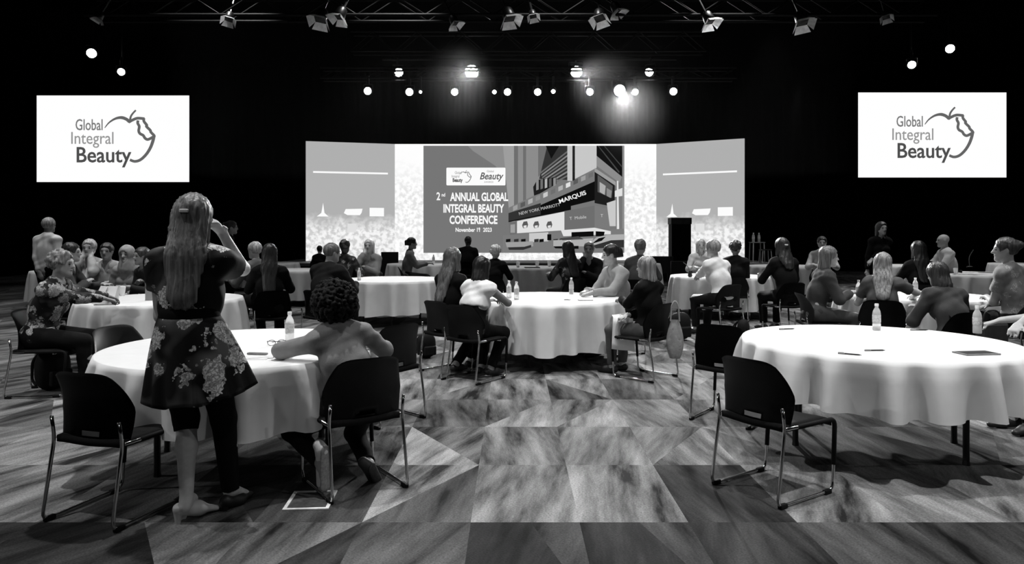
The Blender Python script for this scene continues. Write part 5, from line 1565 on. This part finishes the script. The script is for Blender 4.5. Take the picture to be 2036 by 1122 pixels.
def backpack(px, d, rz, label, s=1.0, m=None):
    e = empty('backpack', (X(px, d), d, 0), R(rz), label, 'bag'); e.scale = (s,) * 3
    m = m or mat('dark_backpack', 0.008, 0.8, 0.2, noise=0.3)
    bm = bmesh.new(); bmesh.ops.create_uvsphere(bm, u_segments=18, v_segments=12, radius=1)
    for v in bm.verts:
        c = v.co; z = c.z; v.co = Vector((.16 * math.copysign(abs(c.x) ** .7, c.x), .10 * math.copysign(abs(c.y) ** .7, c.y), .20 + .20 * math.copysign(abs(z) ** .75, z)))
    obj('bag_body', bm, m, e, smooth=True)
    bm = bmesh.new(); add_box(bm, (-.11, -.14, .05), (.11, -.08, .20), .02); obj('pocket', bm, m, e)
    for sx in (-1, 1):
        b = bmesh.new(); add_tube(b, fillet([(sx * .07, .09, .36), (sx * .09, .16, .28), (sx * .10, .15, .10), (sx * .10, .09, .05)], .06), .014, 6); obj('strap', b, m, e)
    b = bmesh.new(); add_tube(b, fillet([(-.035, .03, .39), (-.03, .03, .44), (.03, .03, .44), (.035, .03, .39)], .02), .008, 6); obj('grab_handle', b, m, e)
backpack(1352, 10.2, 20, 'dark backpack on the carpet behind the blonde woman')
backpack(1478, 10.0, 60, 'dark bag under the chair beside the white-shirted person', .8)
backpack(1600, 8.35, -20, 'dark patterned bag on the carpet by the chair of the woman in grey jacket', .95, floral_mat('bag_print', .01, .3, 16, .4))
backpack(848, 8.7, 40, 'black bag hanging low left of the woman with long brown hair', .75)
backpack(105, 6.9, 70, 'black bag on the floor below the woman in floral blouse', 1.0)
backpack(738, 7.2, 0, 'black bag on the floor beyond the curly-haired woman', .9)
# grey bag on the far side of the right foreground table
e = empty('shoulder_bag', (X(1972, 6.35), 6.35, 0.47), R(10), 'grey bag beside the bottle at the right foreground table, resting on a chair', 'bag')
bm = bmesh.new(); add_box(bm, (-.13, -.06, 0), (.13, .06, .26), .03); obj('bag_body', bm, mat('grey_bag', .035, .7, .3, noise=.2), e, smooth=False)
b = bmesh.new(); add_tube(b, fillet([(-.10, 0, .25), (-.07, 0, .36), (.07, 0, .36), (.10, 0, .25)], .05), .008, 6); obj('handle', b, M_DARK, e)
chair(X(1972, 6.35), 6.42, 178, 'black chair holding the grey bag behind the right foreground table')
# white cloth over the lap of the blonde woman
vs, fs = [], []
for j in range(9):
    t = j / 8
    for i in range(7):
        u = i / 6 - .5
        if t < .35: y, z = .17 - .17 * t / .35, .645 + .01 * math.sin(3 * u)
        else: y, z = -.01 - .03 * (t - .35) + .012 * math.sin(9 * u), .64 - .34 * (t - .35) / .65
        vs.append((u * (.20 + .06 * t), y + .08 * u, z - .04 * (u + .5) * t))
for j in range(8):
    for i in range(6): fs.append((j * 7 + i, j * 7 + i + 1, (j + 1) * 7 + i + 1, (j + 1) * 7 + i))
me = bpy.data.meshes.new('cloth_napkin'); me.from_pydata(vs, [], fs); me.update()
o = link('cloth_napkin', me, M_PAPER, None, (1.19, 7.56, 0), (0, 0, 0), smooth=True)
md = o.modifiers.new('thickness', 'SOLIDIFY'); md.thickness = 0.005
tag(o, 'white cloth hanging over the lap of the blonde woman', 'napkin')

# ------------------------------------------------------------------ furniture by the stage
def tall_cabinet():
    d = 22.6
    e = empty('tall_cabinet', (X(1355, d), d, 0), 0, 'tall black cabinet with a grey top band before the right stage panel', 'cabinet')
    w_ = .62
    obj('body', box((-w_ / 2, 0, .36), (w_ / 2, .5, Z(446, d)), .01), mat('cabinet_black', .002, .7, .1, noise=.2), e)
    obj('top_band', box((-w_ / 2 - .02, -.01, Z(446, d)), (w_ / 2 + .02, .51, Z(433, d)), .01), mat('cabinet_band', .035, .6, .3, noise=.4, nscale=8), e)
    obj('plinth', box((-w_ / 2 - .03, -.03, 0), (w_ / 2 + .03, .53, .36), .01), mat('cabinet_plinth', .004, .7, .1), e)
tall_cabinet()
def stage_monitor(px, d, w_, h_, rz, label):
    e = empty('stage_monitor', (X(px, d), d, 0), R(rz), label, 'monitor')
    z0 = .42
    bm = bmesh.new(); add_box(bm, (-w_ / 2, 0, z0), (w_ / 2, .06, z0 + h_), .01); obj('housing', bm, M_BLACK_PLASTIC, e)
    obj('screen', box((-w_ / 2 + .03, .061, z0 + .03), (w_ / 2 - .03, .064, z0 + h_ - .03)), mat('monitor_glass', .01, .15, .5), e)
    for sx in (-1, 1):
        b = bmesh.new(); add_tube(b, [(sx * w_ * .3, .03, z0 + .02), (sx * w_ * .3, .03, .03), ], .02, 6); obj('stand_leg', b, M_FIX, e)
        b = bmesh.new(); add_tube(b, [(sx * w_ * .3, -.2, .02), (sx * w_ * .3, .25, .02)], .02, 6); obj('stand_foot', b, M_FIX, e)
stage_monitor(775, 20.6, .5, .62, 10, 'black monitor on a stand below the left white column of the stage')
stage_monitor(1312, 20.4, .75, .5, -8, 'black monitor on a stand below the right white column of the stage')
stage_monitor(1356, 18.6, .58, .42, 0, 'black monitor on a stand in front of the tall black cabinet')

def bar_table():
    d = 24.4
    e = empty('bar_table', (X(1505, d), d, .0), 0, 'small tall side table standing right of the screen wall', 'table')
    obj('top', box((-.22, -.22, 1.27), (.22, .22, 1.30), .01), mat('bar_table_top', .25, .5), e)
    for sx in (-1, 1):
        for sy in (-1, 1):
            b = bmesh.new(); add_tube(b, [(sx * .18, sy * .18, 1.27), (sx * .22, sy * .22, 0)], .018, 6); obj('leg', b, mat('pale_leg', .45, .5), e)
    bottle(1498, 24.35, 'left bottle on the small tall table by the screen wall', 1.30, 1.5)
    bottle(1509, 24.35, 'right bottle on the small tall table by the screen wall', 1.30, 1.5)
    e = empty('bar_stool', (X(1522, 23.9), 23.9, 0), 0, 'pale-legged stool beside the small tall table', 'stool')
    obj('seat', box((-.18, -.18, 1.02), (.18, .18, 1.06), .02), M_FIX, e)
    for sx in (-1, 1):
        for sy in (-1, 1):
            b = bmesh.new(); add_tube(b, [(sx * .14, sy * .14, 1.02), (sx * .2, sy * .2, 0)], .014, 6); obj('leg', b, mat('pale_leg', .45, .5), e)
bar_table()
spot(8.6, 21.0, 6.0, (8.6, 24.3, 1.0), 260, 30, .6, .1)
# goose-neck microphone far right
e = empty('microphone_stand', (X(1928, 17.0), 17.0, TOPZ), 0, 'thin curved gooseneck rising from the far right back table', 'microphone')
obj('base', lathe([(.07, 0), (.07, .02), (.03, .03)], 16), M_FIX, e)
b = bmesh.new(); add_tube(b, fillet([(0, 0, .02), (-.02, 0, .25), (.09, 0, .42)], .2, 8), .008, 6); obj('gooseneck', b, mat('gooseneck_metal', .3, .4, metal=.5), e)

# ------------------------------------------------------------------ thin stage haze in which the lamps glow
m = bpy.data.materials.new('stage_haze'); m.use_nodes = True; nt = m.node_tree
nt.nodes.remove(nt.nodes['Principled BSDF'])
v = N(nt, 'ShaderNodeVolumeScatter'); v.inputs['Density'].default_value = 0.0042; v.inputs['Anisotropy'].default_value = 0.5
nt.links.new(v.outputs[0], nt.nodes['Material Output'].inputs['Volume'])
o = obj('stage_haze', box((-9.0, 18.2, 3.2), (9.0, 21.95, 8.7)), m)
tag(o, 'thin haze glowing around the lit lamps over the stage', 'haze', kind='stuff')
